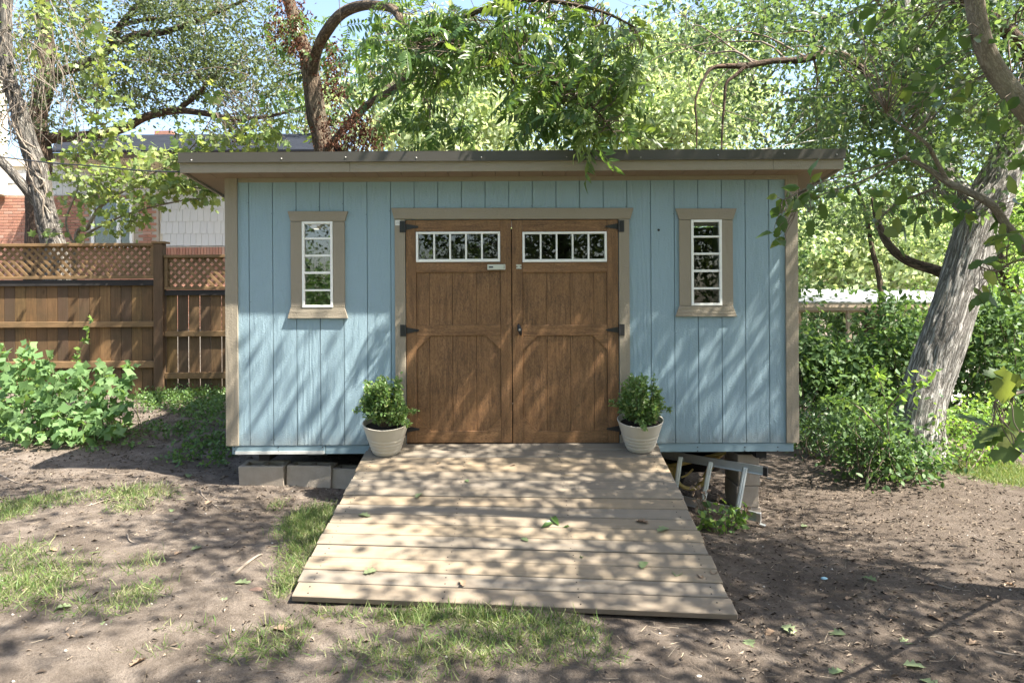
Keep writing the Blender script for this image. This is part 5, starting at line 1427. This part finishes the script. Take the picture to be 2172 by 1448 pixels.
# --- trees farther back
def far_tree(name, label, base_uvd, trunk_px, regions, per, spread, size, mat, bark, tr, seed, gx_=None):
    global RNG
    RNG = np.random.default_rng(seed)
    u, d = base_uvd; bx = P(u, 640, d).x; by = d-6.1; bz = gz(bx, by)
    t = thing(name, label, 'tree', (bx, by, bz), 'trees in the background')
    pts = [Vector((bx, by, bz-.1))] + [P(*q) for q in trunk_px]
    tube_uv('trunk', pts, [tr*(1-.65*i/(len(pts)-1)) for i in range(len(pts))], SK[bark], t, 12, 6, .15, seed)
    c = px_points(regions)
    twig_mesh('branches', connect(c, skel(pts)[2:], .06, tr*.22, .006, 9, every=2), SK[bark] if False else M['twig'], t, 4, kind='stuff')
    cc = boughs(c, 5, spread*1.1, .45)
    leaves('crown', [(*cluster_leaves(cc, per//5, spread*.45, size, .6), T_small(.6))], L_[mat], t, kind='stuff')
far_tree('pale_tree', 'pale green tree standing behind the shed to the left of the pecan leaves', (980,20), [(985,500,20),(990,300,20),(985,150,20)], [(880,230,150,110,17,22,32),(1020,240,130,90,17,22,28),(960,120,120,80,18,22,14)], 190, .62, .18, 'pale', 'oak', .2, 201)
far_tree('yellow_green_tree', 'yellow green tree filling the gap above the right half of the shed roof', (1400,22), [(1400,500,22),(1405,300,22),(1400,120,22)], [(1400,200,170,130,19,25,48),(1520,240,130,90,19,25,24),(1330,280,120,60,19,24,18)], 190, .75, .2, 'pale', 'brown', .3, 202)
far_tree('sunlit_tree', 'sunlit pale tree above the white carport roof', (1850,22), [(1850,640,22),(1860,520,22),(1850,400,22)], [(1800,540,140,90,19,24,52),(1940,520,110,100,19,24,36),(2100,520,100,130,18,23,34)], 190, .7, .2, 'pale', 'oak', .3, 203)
far_tree('forked_tree', 'thin forked tree between the shed corner and the leaning trunk', (1880,14), [(1868,620,14),(1850,530,14),(1835,450,14),(1800,340,14),(1785,260,14)], [(1800,430,90,60,13,16,14),(1740,330,70,80,13,16,12),(1900,420,80,70,13,16,14)], 140, .45, .1, 'oak2', 'brown', .065, 204)
far_tree('edge_tree', 'green tree at the far right edge behind the leaning trunk', (2160,13), [(2150,640,13),(2120,560,13),(2100,500,13)], [(2130,640,60,90,12,15,30),(2150,430,60,120,12,15,26)], 150, .4, .085, 'bright', 'oak', .2, 205)
far_tree('backdrop_tree', 'dense dark tree behind the carport and hedge', (1780,26), [(1780,700,26),(1785,600,26)], [(1800,660,180,60,23,27,40),(2080,700,140,70,22,26,34)], 150, .8, .14, 'hedge', 'oak', .3, 206)
far_tree('backdrop_tree', 'leafy tree hidden behind the right half of the shed', (1560,17), [(1560,700,17),(1570,500,17),(1560,380,17)], [(1560,560,140,150,15,19,50),(1420,620,120,120,15,19,30)], 150, .6, .13, 'hedge', 'oak', .16, 207)
# behind the house and beyond: closes the horizon, and trees behind the camera that the panes mirror
def yard_tree(name, label, x, y, h, rx, seed, mat, n=60, per=110, size=.16, trunk=.22, z0=.35):
    global RNG
    RNG = np.random.default_rng(seed); bz = gz(x, y)
    t = thing(name, label, 'tree', (x, y, bz), 'trees around the yard')
    pts = [Vector((x,y,bz-.1)), Vector((x+.1,y,bz+h*.3)), Vector((x-.1,y+.1,bz+h*.6)), Vector((x,y,bz+h*.85))]
    tube_uv('trunk', pts, [trunk,trunk*.8,trunk*.5,trunk*.2], SK['oak'], t, 10, 5, .1, seed)
    v = unit(n)*(RNG.uniform(.35,1,(n,1))); c = np.array([x,y,bz+h*(.5+z0/2)])+v*np.array([rx,rx,h*(.5-z0/2)])
    twig_mesh('branches', connect(c, skel(pts), .05, .03, .008, 9, every=2), M['twig'], t, 4, kind='stuff')
    leaves('crown', [(*cluster_leaves(c, per, rx*.2, size, .65), T_small(.6))], L_[mat], t, kind='stuff')
yard_tree('roadside_tree', 'tall tree beyond the house roof', -9, 24, 11, 5, 301, 'oak')
yard_tree('roadside_tree', 'broad tree far beyond the shed roof', 3, 30, 12, 7, 302, 'pale')
yard_tree('roadside_tree', 'tall tree far beyond the carport', 15, 30, 12, 7, 303, 'hedge')
yard_tree('yard_tree', 'leafy tree across the yard, mirrored in the door panes', 1.2, -14, 9, 4.4, 304, 'oak', 130, 190, .15, z0=.0)
yard_tree('yard_tree', 'leafy tree across the yard, mirrored in the right window', 8.0, -14, 9, 4.8, 305, 'oak', 130, 190, .15, z0=.0)
yard_tree('yard_tree', 'leafy tree across the yard, mirrored high in the left window', -6.9, -12, 10, 4.4, 306, 'oak', 150, 190, .13, z0=.29)
yard_tree('yard_tree', 'low spreading tree at the far end of the lawn, left of the others', -17, -38, 3.6, 8, 307, 'hedge', 90, 120, .3, z0=.0)
yard_tree('yard_tree', 'low spreading tree at the far end of the lawn, right of the others', -4, -42, 3.6, 8, 308, 'oak2', 90, 120, .3, z0=.0)

lawn_m, lnt, lb_ = new_mat('mown_lawn')
lnt.links.new(ramp(lnt, noise_n(lnt, coords(lnt), 3, 6, .7), [(.3,(.07,.12,.03)),(.7,(.16,.22,.06))]), lb_.inputs['Base Color']); lb_.inputs['Roughness'].default_value = .95
lx, ly = np.meshgrid(np.linspace(-40,40,41), np.linspace(-60,-8.5,40)); lz = gz_arr(lx, ly)+.03
me = bpy.data.meshes.new('lawn'); ii = np.arange(lx.size).reshape(lx.shape)
me.from_pydata(np.stack([lx.ravel(), ly.ravel(), lz.ravel()],1).tolist(), [], np.stack([ii[:-1,:-1],ii[:-1,1:],ii[1:,1:],ii[1:,:-1]],-1).reshape(-1,4).tolist())
link('lawn', me, lawn_m, smooth=True, kind='structure')
# ------------------------------------------------------------------ plants
def patch(u, v, ru, rv):
    c = G(u, v); d = c.y+6.1; a = G(u, v-rv); b = G(u, v+rv)
    return c.x, (a.y+b.y)/2, ru/F*d, max(.03,(a.y-b.y)/2)
def scatter(patches, dens):
    out = []
    for (u, v, ru, rv, k) in patches:
        x, y, rx, ry = patch(u, v, ru, rv); n = max(3, int(math.pi*rx*ry*dens*k))
        a = RNG.uniform(0,2*math.pi,n); r = np.sqrt(RNG.uniform(0,1,n))*(1+.25*RNG.normal(size=n))
        out.append(np.stack([x+rx*r*np.cos(a), y+ry*r*np.sin(a)],1))
    p = np.concatenate(out); return np.column_stack([p, gz_arr(p[:,0], p[:,1])])
def T_blade(w=.05, bend=.3):
    v = [(-w,0,0),(w,0,0),(-w*.8,.45,bend*.15),(w*.8,.45,bend*.15),(-w*.45,.8,bend*.55),(w*.45,.8,bend*.55),(0,1,bend)]
    return np.array(v,float), [(0,1,3,2),(2,3,5,4),(4,5,6)]
def in_ramp(p, m=0.02):
    t = np.clip((-.02-p[:,1])/2.2, 0, 1)
    return (p[:,1] > -2.20-m-.05*(p[:,0]+1.2)/2.4) & (p[:,1] < .1) & (p[:,0] > -1.27-m) & (p[:,0] < 1.17+m)
def in_shed(p): return (p[:,0] > XL-.05) & (p[:,0] < XR+.05) & (p[:,1] > .2) & (p[:,1] < 2.6)

RNG = np.random.default_rng(401)
gp = scatter([(60,1240,110,60,1),(40,1180,60,30,.6),(25,1085,60,26,.9),(130,1060,60,16,.5),(290,1050,80,20,.7),(270,1080,50,16,.4),(648,1110,46,36,2.2),(650,1160,45,40,1.6),(625,1210,34,40,.8),(600,1255,26,26,.9),(285,1270,60,36,.7),(250,1300,40,20,.4),(300,1200,40,30,.4),
              (720,1300,60,26,.9),(850,1310,80,26,1.1),(950,1300,90,34,1.8),(1060,1320,90,30,1.3),(1180,1330,90,30,.9),(1000,1370,140,30,.9),(1200,1365,90,24,.7),(880,1400,120,26,.6),(1080,1410,120,24,.6),(760,1390,60,26,.6),(560,1380,90,40,.7),(620,1340,50,26,.6),(330,1385,60,20,.2),(450,1400,60,20,.2),(820,1440,150,14,.5),(1250,1400,90,20,.4),
              (590,1075,20,14,.5),(2110,1000,80,28,2.2),(2060,985,50,14,1.4),(2160,1020,40,20,1.4),(150,1300,60,30,.3),(400,1330,60,20,.15)], 6500)
gp = gp[~in_ramp(gp, .0) & ~in_shed(gp)]
m = len(gp); d = unit(m, 1.1, .5); 
leaves('grass', [(gp-[0,0,.004], d, unit(m,.2), RNG.uniform(.025,.095,m)*RNG.uniform(.6,1,m), T_blade(.04,.4))], L_['grass'], kind='stuff', label='thin patches of green and straw grass on the bare dirt', cat='grass')
L_['cov2'] = mat_leaf('ground_cover_leaf', [(0.06,0.12,0.03),(0.10,0.2,0.05),(0.16,0.28,0.06),(0.08,0.15,0.04)], 0.35, 0.4, 0.4)
# low leafy ground cover by the fence and beside the shed
RNG = np.random.default_rng(402)
gp = scatter([(390,850,90,20,1.3),(440,870,60,16,1),(330,845,40,14,1),(420,905,70,26,.55),(440,950,50,30,.9),(470,975,30,20,.8),(380,980,50,16,.3),(300,920,60,16,.4),(230,950,80,12,.25),(470,850,30,14,1)], 260)
gp = gp[~in_shed(gp)]; k = 7; m = len(gp)*k
pos = np.repeat(gp, k, 0)+RNG.normal(size=(m,3))*[.03,.03,.0]+np.abs(RNG.normal(size=(m,1)))*[0,0,.05]
leaves('ground_cover', [(pos, unit(m,.3), unit(m,1.0), RNG.uniform(.025,.055,m), T_leaf(.55))], L_['cov2'], kind='stuff', label='low glossy ground cover between the fence and the shed', cat='ground cover')
# mulch chips, straw and grit
RNG = np.random.default_rng(403)
def chips(n, x0, x1, y0, y1):
    p = np.column_stack([RNG.uniform(x0,x1,n), RNG.uniform(y0,y1,n)]); p = p[~in_ramp(p)]; return np.column_stack([p, gz_arr(p[:,0],p[:,1])+.006])
cp = np.concatenate([chips(11000,1.0,4.6,-4.4,1.5), chips(3500,-4.5,1.2,-4.4,0.2), chips(6000,-5.6,-1.2,-.6,2.8)]); m = len(cp)
d = unit(m,0,.12); L_['mulch'] = mat_leaf('mulch_chip', [(0.06,0.045,0.035),(0.11,0.083,0.063),(0.2,0.155,0.115),(0.33,0.26,0.19),(0.08,0.06,0.047)], 0.0, 0.9, 0.1)
leaves('mulch', [(cp, d, unit(m,1.6), RNG.uniform(.01,.05,m)*RNG.uniform(.5,1,m), T_small(.34,.25))], L_['mulch'], kind='stuff', label='fine wood chips and leaf litter scattered over the dirt', cat='mulch')
sp = np.concatenate([chips(1900,.5,4.6,-4.4,1.0), chips(900,-4.5,1,-4.4,.2)]); m = len(sp)
L_['straw'] = mat_leaf('straw', [(0.42,0.34,0.24),(0.34,0.26,0.18),(0.5,0.42,0.3)], 0.1, 0.8, 0.15)
leaves('straw', [(sp, unit(m,0,.1), unit(m,1.5), RNG.uniform(.03,.09,m), T_blade(.018,.08))], L_['straw'], kind='stuff', label='dry straw and pine needles lying on the dirt', cat='straw')
pb = MB(); rb = random.Random(8)
for _ in range(420):
    x, y = rb.uniform(-4,4.4), rb.uniform(-4.3,.2)
    if -1.3 < x < 1.2 and y > -2.3: continue
    z = gz(x,y); s = rb.uniform(.003,.009); k = len(pb.v)
    for dx,dy,dz_ in ((1,0,0),(-1,0,0),(0,1,0),(0,-1,0),(0,0,1),(0,0,-1)): pb.v.append((x+dx*s*rb.uniform(.7,1.4), y+dy*s*rb.uniform(.7,1.4), z+dz_*s*.8+.003))
    pb.f += [(k+a,k+b,k+c) for a,b,c in ((0,2,4),(2,1,4),(1,3,4),(3,0,4),(2,0,5),(1,2,5),(3,1,5),(0,3,5))]
pb.build('pebbles', mat_plain('pale_pebble', (.5,.46,.4), .8), smooth=True, kind='stuff', label='tiny pale pebbles in the dirt', cat='pebbles')

# mallow-like shrub at the left
RNG = np.random.default_rng(404)
shb = thing('leafy_shrub', 'lush light green shrub with broad lobed leaves in front of the fence', 'shrub', G(140,935))
A = px_points([(40,860,70,70,7.3,8.1,280),(150,865,75,72,7.2,8.0,310),(240,870,45,56,7.3,7.9,140),(60,800,60,40,7.5,8.1,90),(120,905,130,35,7.0,7.5,220),(-20,840,40,90,7.4,8.0,90),(58,745,10,30,7.6,7.8,22),(100,775,14,26,7.5,7.8,22),(160,790,18,30,7.5,7.8,24),(272,795,12,34,7.5,7.8,24),(5,765,16,40,7.6,7.9,22),(215,790,16,30,7.5,7.8,22),(130,800,10,26,7.4,7.7,14),(245,815,12,28,7.4,7.7,14)])
zmin = gz_arr(A[:,0],A[:,1])+.04; A = A[A[:,2] > zmin]
order = np.argsort(A[:,1] + RNG.uniform(0,.15,len(A))); A = A[order]
sl_ = [solo(T_palm(s, 3, 1.25), 'leaf', L_['shrub']) for s in (1,2,3)] + [solo(T_palm(5, 5, 1.15), 'leaf', L_['shrub'])]
k = 300; dd = unit(k, -.75); dd[:,1] -= .5; nn = unit(k, .9); nn[:,1] -= .5
leaf_objs(A[:k], dd, nn, RNG.uniform(.05,.12,k), sl_, shb)
kr = len(A)-k; dd = unit(kr,-.7); dd[:,1] -= .4; nn = unit(kr,.9); nn[:,1] -= .4
leaves('foliage', [(A[k:], dd, nn, RNG.uniform(.05,.12,kr), T_palm(2,3,1.25))], L_['shrub'], shb, kind='stuff')
tw = []
for i in range(0, len(A), 14):
    e = Vector(A[i]); b = Vector((e.x+RNG.normal()*.12, e.y+.15, 0)); b.z = gz(b.x,b.y); pp,_ = smooth_path([b, b.lerp(e,.5)+Vector((0,.03,.03)), e],[1]*3,3); tw.append((pp,.006,.0025))
twig_mesh('stems', tw, M['stem'], shb, 4, kind='stuff')
sh = thing('privet_shoot', 'tall thin shoot with small oval leaves rising above the shrub', 'shoot', G(165,900))
b = G(165,900); top = P(196,678,7.9); pts,_ = smooth_path([b, P(160,800,7.9), P(172,740,7.9), top],[1]*4,6)
MB().tube(pts, [.006*(1-.7*i/(len(pts)-1)) for i in range(len(pts))], 5).build('stem', M['stem'], sh, smooth=True)
pp = np.array([tuple(p) for p in pts[8:]]); pos = np.repeat(pp,3,0); m = len(pos); dd = unit(m,.2); ovl = [solo(T_leaf(.5,.08,.1),'leaf',L_['bright'])]
leaf_objs(pos, dd, unit(m,.6), RNG.uniform(.05,.085,m), ovl, sh)
wp = thing('broad_leaf_seedling', 'small seedling with three long pale leaves at the shrub foot', 'seedling', G(48,945))
b = G(48,940); MB().tube([b, b+Vector((0,0,.08))], .004, 5).build('stem', M['stem'], wp)
leaf_objs(np.array([tuple(b+Vector((0,0,.08)))]*4), np.array([(-1,-.2,-.15),(.1,-.6,-.8),(.9,-.2,-.35),(.4,.5,.2)]), np.array([(0,-.3,1)]*4), [.17,.16,.13,.12], [solo(T_leaf(.36,.06,.2),'leaf',L_['bright'])], wp)

# weed clump by the ladder
RNG = np.random.default_rng(405)
wd_ = thing('weed_clump', 'half dried weed clump growing between the ramp and the ladder', 'weed', G(1525,1118))
A = px_points([(1530,1100,48,36,5.55,5.95,110),(1510,1120,30,25,5.5,5.7,50),(1570,1095,26,26,5.7,5.9,34)]); A = A[A[:,2] > gz_arr(A[:,0],A[:,1])]
k = len(A); leaf_objs(A, unit(k,-.1), unit(k,.8), RNG.uniform(.04,.085,k), [solo(T_leaf(.55,.1,.15),'leaf',L_['hedge']), solo(T_leaf(.6,.1,.2),'leaf',L_['bright'])], wd_)
D_ = px_points([(1478,1040,10,26,5.7,5.8,16),(1500,1060,26,24,5.7,5.9,20),(1585,1075,16,10,5.7,5.8,10)]); k = len(D_)
leaf_objs(D_, unit(k,-.6), unit(k,.2), RNG.uniform(.03,.06,k), [solo(T_leaf(.5,.3,.3),'leaf',L_['fall'])], wd_, 'dry_leaf')
AA = np.concatenate([A,D_]); tw = []
for i in range(0,len(AA),3):
    e = Vector(AA[i]); b = Vector((e.x*.5+.5*G(1525,1118).x, e.y+.02, 0)); b.z = gz(b.x,b.y)-.01; pp,_ = smooth_path([b,b.lerp(e,.6)+Vector((0,0,.04)),e],[1]*3,3); tw.append((pp,.003,.0012))
twig_mesh('stems', tw, M['twig'], wd_, 4, kind='stuff')

# hedge and undergrowth round the leaning trunk
def bush(name, label, cat, base, regions, per, spread, size, mat, seed, tmpl=None, stems=True, group=None):
    global RNG
    RNG = np.random.default_rng(seed)
    t = thing(name, label, cat, base, group)
    c = px_points(regions); c = c[c[:,2] > gz_arr(c[:,0],c[:,1])+.05]
    b = cluster_leaves(c, per, spread, size, .8); ok = b[0][:,2] > gz_arr(b[0][:,0],b[0][:,1])
    leaves('foliage', [tuple(x[ok] for x in b)+(tmpl or T_leaf(.55),)], L_[mat], t, kind='stuff')
    tw = []
    for i in range(len(c)):
        e = Vector(c[i]); s = Vector((e.x+RNG.normal()*.15, e.y+RNG.normal()*.1, 0)); s.z = gz(s.x,s.y)-.03
        pp,_ = smooth_path([s, s.lerp(e,.5)+Vector((RNG.normal()*.08,0,0)), e],[1]*3,4); tw.append((pp,.009,.003))
    twig_mesh('stems', tw, M['twig'], t, 4, kind='stuff')
bush('hedge', 'dense green hedge in front of the carport at the shed corner', 'hedge', G(1760,880), [(1740,770,70,45,10.2,11.5,32),(1850,770,80,52,10.2,11.5,34),(1780,820,100,40,10,11,22),(1915,720,40,45,10.2,11.2,14),(1820,870,120,25,9.8,10.6,14),(1720,735,40,16,10.5,11.5,6),(1890,660,30,20,10.5,11.2,4),(1620,770,90,60,10.4,11.6,26)], 70, .2, .1, 'hedge', 501)
bush('hedge', 'green hedge to the right of the leaning trunk', 'hedge', G(2130,880), [(2120,740,80,80,9.8,11,36),(2150,820,60,60,9.6,10.6,20),(2060,820,40,60,9.8,10.6,10),(2130,680,60,40,10,11,10)], 70, .2, .1, 'hedge', 502)
bush('tree_foot_bush', 'green bush growing at the foot of the leaning trunk', 'bush', G(1880,985), [(1850,900,60,45,7.4,7.9,9),(1890,950,70,40,7.2,7.7,15),(1830,950,45,40,7.4,7.8,9),(1950,975,35,22,7.2,7.6,7),(1920,1000,70,18,7.0,7.4,10)], 40, .14, .07, 'hedge', 503)
bush('seedling_patch', 'pale leaved seedlings to the right of the trunk foot', 'bush', G(2070,985), [(2060,900,70,40,7.6,8.4,14),(2100,950,60,30,7.4,8,12),(2030,960,40,30,7.5,8,7),(2140,900,40,40,7.6,8.4,7)], 42, .13, .055, 'bright', 504)
bush('low_ivy', 'low dark ivy along the ground beside the shed corner', 'ivy', G(1760,930), [(1760,920,60,25,8.2,9,18),(1720,900,30,40,8.6,9.4,10),(1800,960,40,20,7.8,8.4,10)], 55, .12, .05, 'cover', 505)
# strap leaved clump
RNG = np.random.default_rng(506)
ir = thing('strap_leaf_clump', 'clump of long arching strap leaves beside the right shed corner', 'plant', G(1755,955))
for (u, v) in ((1735,950),(1760,952),(1715,945)):
    b = G(u, v); k = 9; dd = unit(k,.9,.5)
    leaf_objs(np.array([tuple(b)]*k)+RNG.normal(size=(k,3))*[.04,.04,0], dd, unit(k,.3), RNG.uniform(.32,.5,k), [solo(T_blade(.055,-.5),'strap_leaf',L_['blade']), solo(T_blade(.06,-.3),'strap_leaf',L_['blade'])], ir, 'strap_leaf')
# bright sapling in front of the trunk
RNG = np.random.default_rng(507)
spg = thing('green_sapling', 'thin sapling with bright pointed leaves in front of the leaning trunk', 'sapling', G(1885,1000))
b = G(1885,1000); st_ = [[b, P(1885,930,7.2), P(1880,870,7.15), P(1870,820,7.1), P(1850,775,7.1)], [P(1880,870,7.15), P(1910,835,7.05), P(1945,810,7.0), P(1975,795,7.0)], [P(1885,930,7.2), P(1840,880,7.1), P(1800,850,7.1), P(1775,845,7.1)]]
for s in st_: tube_uv('stem', s, [.011*(1-.8*i/(len(s)-1)) for i in range(len(s))], SK['young'], spg, 6, 5)
A = np.array([tuple(p+Vector(RNG.normal(size=3)*.035)) for s in st_ for p in skel(s)[5:] for _ in range(3)]); k = len(A); dd = unit(k,-.1); dd[:,2] -= .2
leaf_objs(A, dd, unit(k,1.0), RNG.uniform(.06,.11,k), [solo(T_leaf(.42,.1,.18),'leaf',L_['bright'])], spg)

# ------------------------------------------------------------------ fallen leaves, sticks and stones
RNG = np.random.default_rng(601)
tan = [solo(T_lobed(3,.45,.7,s,1.4),'fallen_leaf',L_['fall']) for s in (1,2,5)]; grn = [solo(T_lobed(3,.45,.75,s,1.0),'fallen_leaf',L_['fallg']) for s in (3,6)]; ovg = solo(T_leaf(.45,.25,.2),'fallen_leaf',L_['pecan'])
def fallen(p, size, me, label, group, up=(0,0,1)):
    a = RNG.uniform(0,2*math.pi); d = np.array([[math.cos(a),math.sin(a),RNG.uniform(0,.1)]]); n = np.array([up])+RNG.normal(size=(1,3))*.12
    s, d, n = frames(d, n); k = size; o = bpy.data.objects.new('fallen_leaf', me); COL.objects.link(o)
    o.matrix_world = Matrix(((s[0][0]*k,d[0][0]*k,n[0][0]*k,p[0]),(s[0][1]*k,d[0][1]*k,n[0][1]*k,p[1]),(s[0][2]*k,d[0][2]*k,n[0][2]*k,p[2]),(0,0,0,1)))
    return tag(o, label, 'leaf', group)
def on_ramp(u, v, h=.006):
    best = None
    for t in np.linspace(0,1,160):
        p, q = ramp_pt(0,t), ramp_pt(1,t); d = p.y+6.1; s = ((u-CU)/F*d-p.x)/(q.x-p.x); r = ramp_pt(s,t,h); vv = CV+F*(CAM.z-r.z)/(r.y+6.1)-ROLL*(u-CU)
        if best is None or abs(vv-v) < best[0]: best = (abs(vv-v), r)
    return best[1]
rn = (0, -.2, 1)
for u, v, s, me, lb in ((1165,1098,.11,ovg,'pair of dark green leaflets lying mid-ramp, upper one'), (1170,1110,.10,ovg,'pair of dark green leaflets lying mid-ramp, lower one'), (1205,1117,.05,ovg,'small green oval leaf on the ramp right of the paired leaflets'),
                       (1412,1120,.10,grn[0],'pale curled oak leaf on the right side of the ramp, topmost'), (1362,1189,.09,grn[1],'pale curled oak leaf on the ramp below the middle right'), (1424,1222,.09,grn[0],'dark green curled oak leaf near the lower right of the ramp'),
                       (1478,1227,.06,tan[1],'small tan leaf near the lower right corner of the ramp'), (1500,1218,.08,tan[0],'brown curled leaf at the right edge of the ramp'), (1343,1103,.09,tan[2],'dark curled leaf stuck in a ramp joint'), (1230,1183,.05,ovg,'tiny pale green leaf low on the ramp'),
                       (892,1046,.09,grn[1],'olive leaf with a long stem high on the ramp, left of centre'), (758,1091,.09,grn[0],'green leaf near the upper left edge of the ramp'), (797,1208,.08,grn[1],'dark green star shaped leaf low on the left of the ramp'), (1102,1142,.06,grn[0],'green scrap of leaf in the middle of the ramp'),
                       (985,1018,.05,grn[0],'small green leaf scrap near the top middle of the ramp'), (977,1229,.07,tan[0],'curled dark stem of a leaf low in the middle of the ramp'), (1092,984,.05,tan[1],'tiny brown leaf just below the doors on the ramp'), (925,983,.05,tan[2],'brown fleck of leaf high on the ramp left of centre')):
    fallen(on_ramp(u, v), s, me, lb, 'fallen leaves on the ramp', rn)
ORD = 'first second third fourth fifth sixth seventh eighth ninth tenth eleventh twelfth thirteenth fourteenth'.split()
gt = 'fallen tan leaves on the dirt'; gg = 'fallen green leaves on the dirt'
for k, (u, v) in enumerate(sorted(((1610,1325),(1545,1285),(1580,1265),(1640,1340),(1795,1275),(2000,1322),(1990,1400),(1690,1425),(1800,1190),(1960,1240),(2130,1240),(1740,1330),(2050,1370),(1880,1310)))):
    fallen(G(u,v)+Vector((0,0,.012)), RNG.uniform(.06,.10), tan[RNG.integers(3)], 'tan oak leaf on the dirt right of the ramp, '+ORD[k]+' from left', gt)
for k, (u, v) in enumerate(sorted(((180,1330),(155,1355),(580,1335),(450,1065),(105,1168),(48,1258),(310,1400),(470,1015),(240,1120),(370,1180)))):
    fallen(G(u,v)+Vector((0,0,.012)), RNG.uniform(.05,.09), tan[RNG.integers(3)], 'tan leaf on the dirt left of the ramp, '+ORD[k]+' from left', gt+' at the left')
for k, (u, v) in enumerate(sorted(((1660,1330),(1795,1350),(1910,1370),(1860,1237),(1760,1435),(1590,1360),(1815,1420),(1950,1445),(1915,1415),(1700,1120)))):
    fallen(G(u,v)+Vector((0,0,.014)), RNG.uniform(.07,.11), grn[RNG.integers(2)], 'green oak leaf on the dirt right of the ramp, '+ORD[k]+' from left', gg)
for k, (u, v) in enumerate(sorted(((365,1083),(115,1295),(497,1240),(230,1320),(405,1170),(460,1280),(310,950),(400,1008)))):
    fallen(G(u,v)+Vector((0,0,.014)), RNG.uniform(.06,.10), grn[RNG.integers(2)], 'green oak leaf on the dirt left of the ramp, '+ORD[k]+' from left', gg+' at the left')
def stick(pl, r, label, name='fallen_stick'):
    pts = [G(u,v)+Vector((0,0,r*.8)) for u,v in pl]; pp, rd = smooth_path(pts,[r]*len(pts),5); k = len(rd)
    MB().tube(pp,[r*(1-.55*i/(k-1)) for i in range(k)],6).build(name, M['stick'], smooth=True, label=label, cat='stick', group='sticks lying on the dirt')
stick([(495,1222),(520,1200),(545,1182),(556,1178)], .012, 'thick pale forked stick beside the grass left of the ramp')
stick([(452,1072),(480,1074),(530,1066),(575,1056)], .007, 'long thin stick lying level left of the ramp')
stick([(148,1078),(180,1076),(225,1062),(252,1058)], .009, 'bent grey stick near the left middle of the yard')
stick([(270,1135),(278,1150),(310,1160),(330,1175)], .007, 'thin curved dark stick in the dappled light')
stick([(1780,967),(1810,971),(1850,980),(1888,989)], .014, 'long curved grey branch lying at the foot of the bush')
stick([(283,1030),(290,1018),(305,1006)], .009, 'short stick standing out near the ground cover')
stick([(0,1138),(30,1140),(50,1142)], .008, 'dark twig at the left edge of the yard')
stick([(600,1380),(618,1386),(632,1395)], .01, 'short dark stick in the grass below the ramp')
stick([(425,1040),(432,1055),(465,1080)], .008, 'crooked pale stick near the concrete blocks')
stick([(1975,1360),(1978,1340),(1976,1330)], .004, 'short pale twig near the bottom right')
stick([(2110,1385),(2140,1390),(2172,1395)], .009, 'broken branch piece at the lower right edge')
stick([(1985,1240),(2010,1248),(2060,1255)], .006, 'thin dark twig in the shade at the right')
stick([(200,1000),(250,1008),(300,1000)], .007, 'dark twig among the litter below the shrub')
stick([(0,1008),(40,1026),(90,1030)], .009, 'grey stick by the left edge below the shrub')
for (u, v, s, lb, c_) in ((543,1256,.035,'brown smooth stone left of the lower ramp',(.16,.1,.075)), (1748,1228,.018,'small blue plastic piece on the dirt',(.35,.55,.62)), (1482,1435,.011,'white pebble near the bottom edge',(.5,.47,.42)), (1508,1398,.016,'flat pale stone near the bottom middle',(.42,.38,.33))):
    p = G(u,v); rb = random.Random(int(u)); bm = bmesh.new(); bmesh.ops.create_icosphere(bm, subdivisions=2, radius=s)
    for v_ in bm.verts: v_.co = Vector((v_.co.x*1.25, v_.co.y, v_.co.z*.6))*(1+.25*noise.noise(v_.co*40))
    me = bpy.data.meshes.new('stone'); bm.to_mesh(me); bm.free()
    o = link('stone', me, mat_plain('stone', c_, .8, bs=.3), smooth=True, label=lb, cat='stone'); o.location = p+Vector((0,0,s*.25))
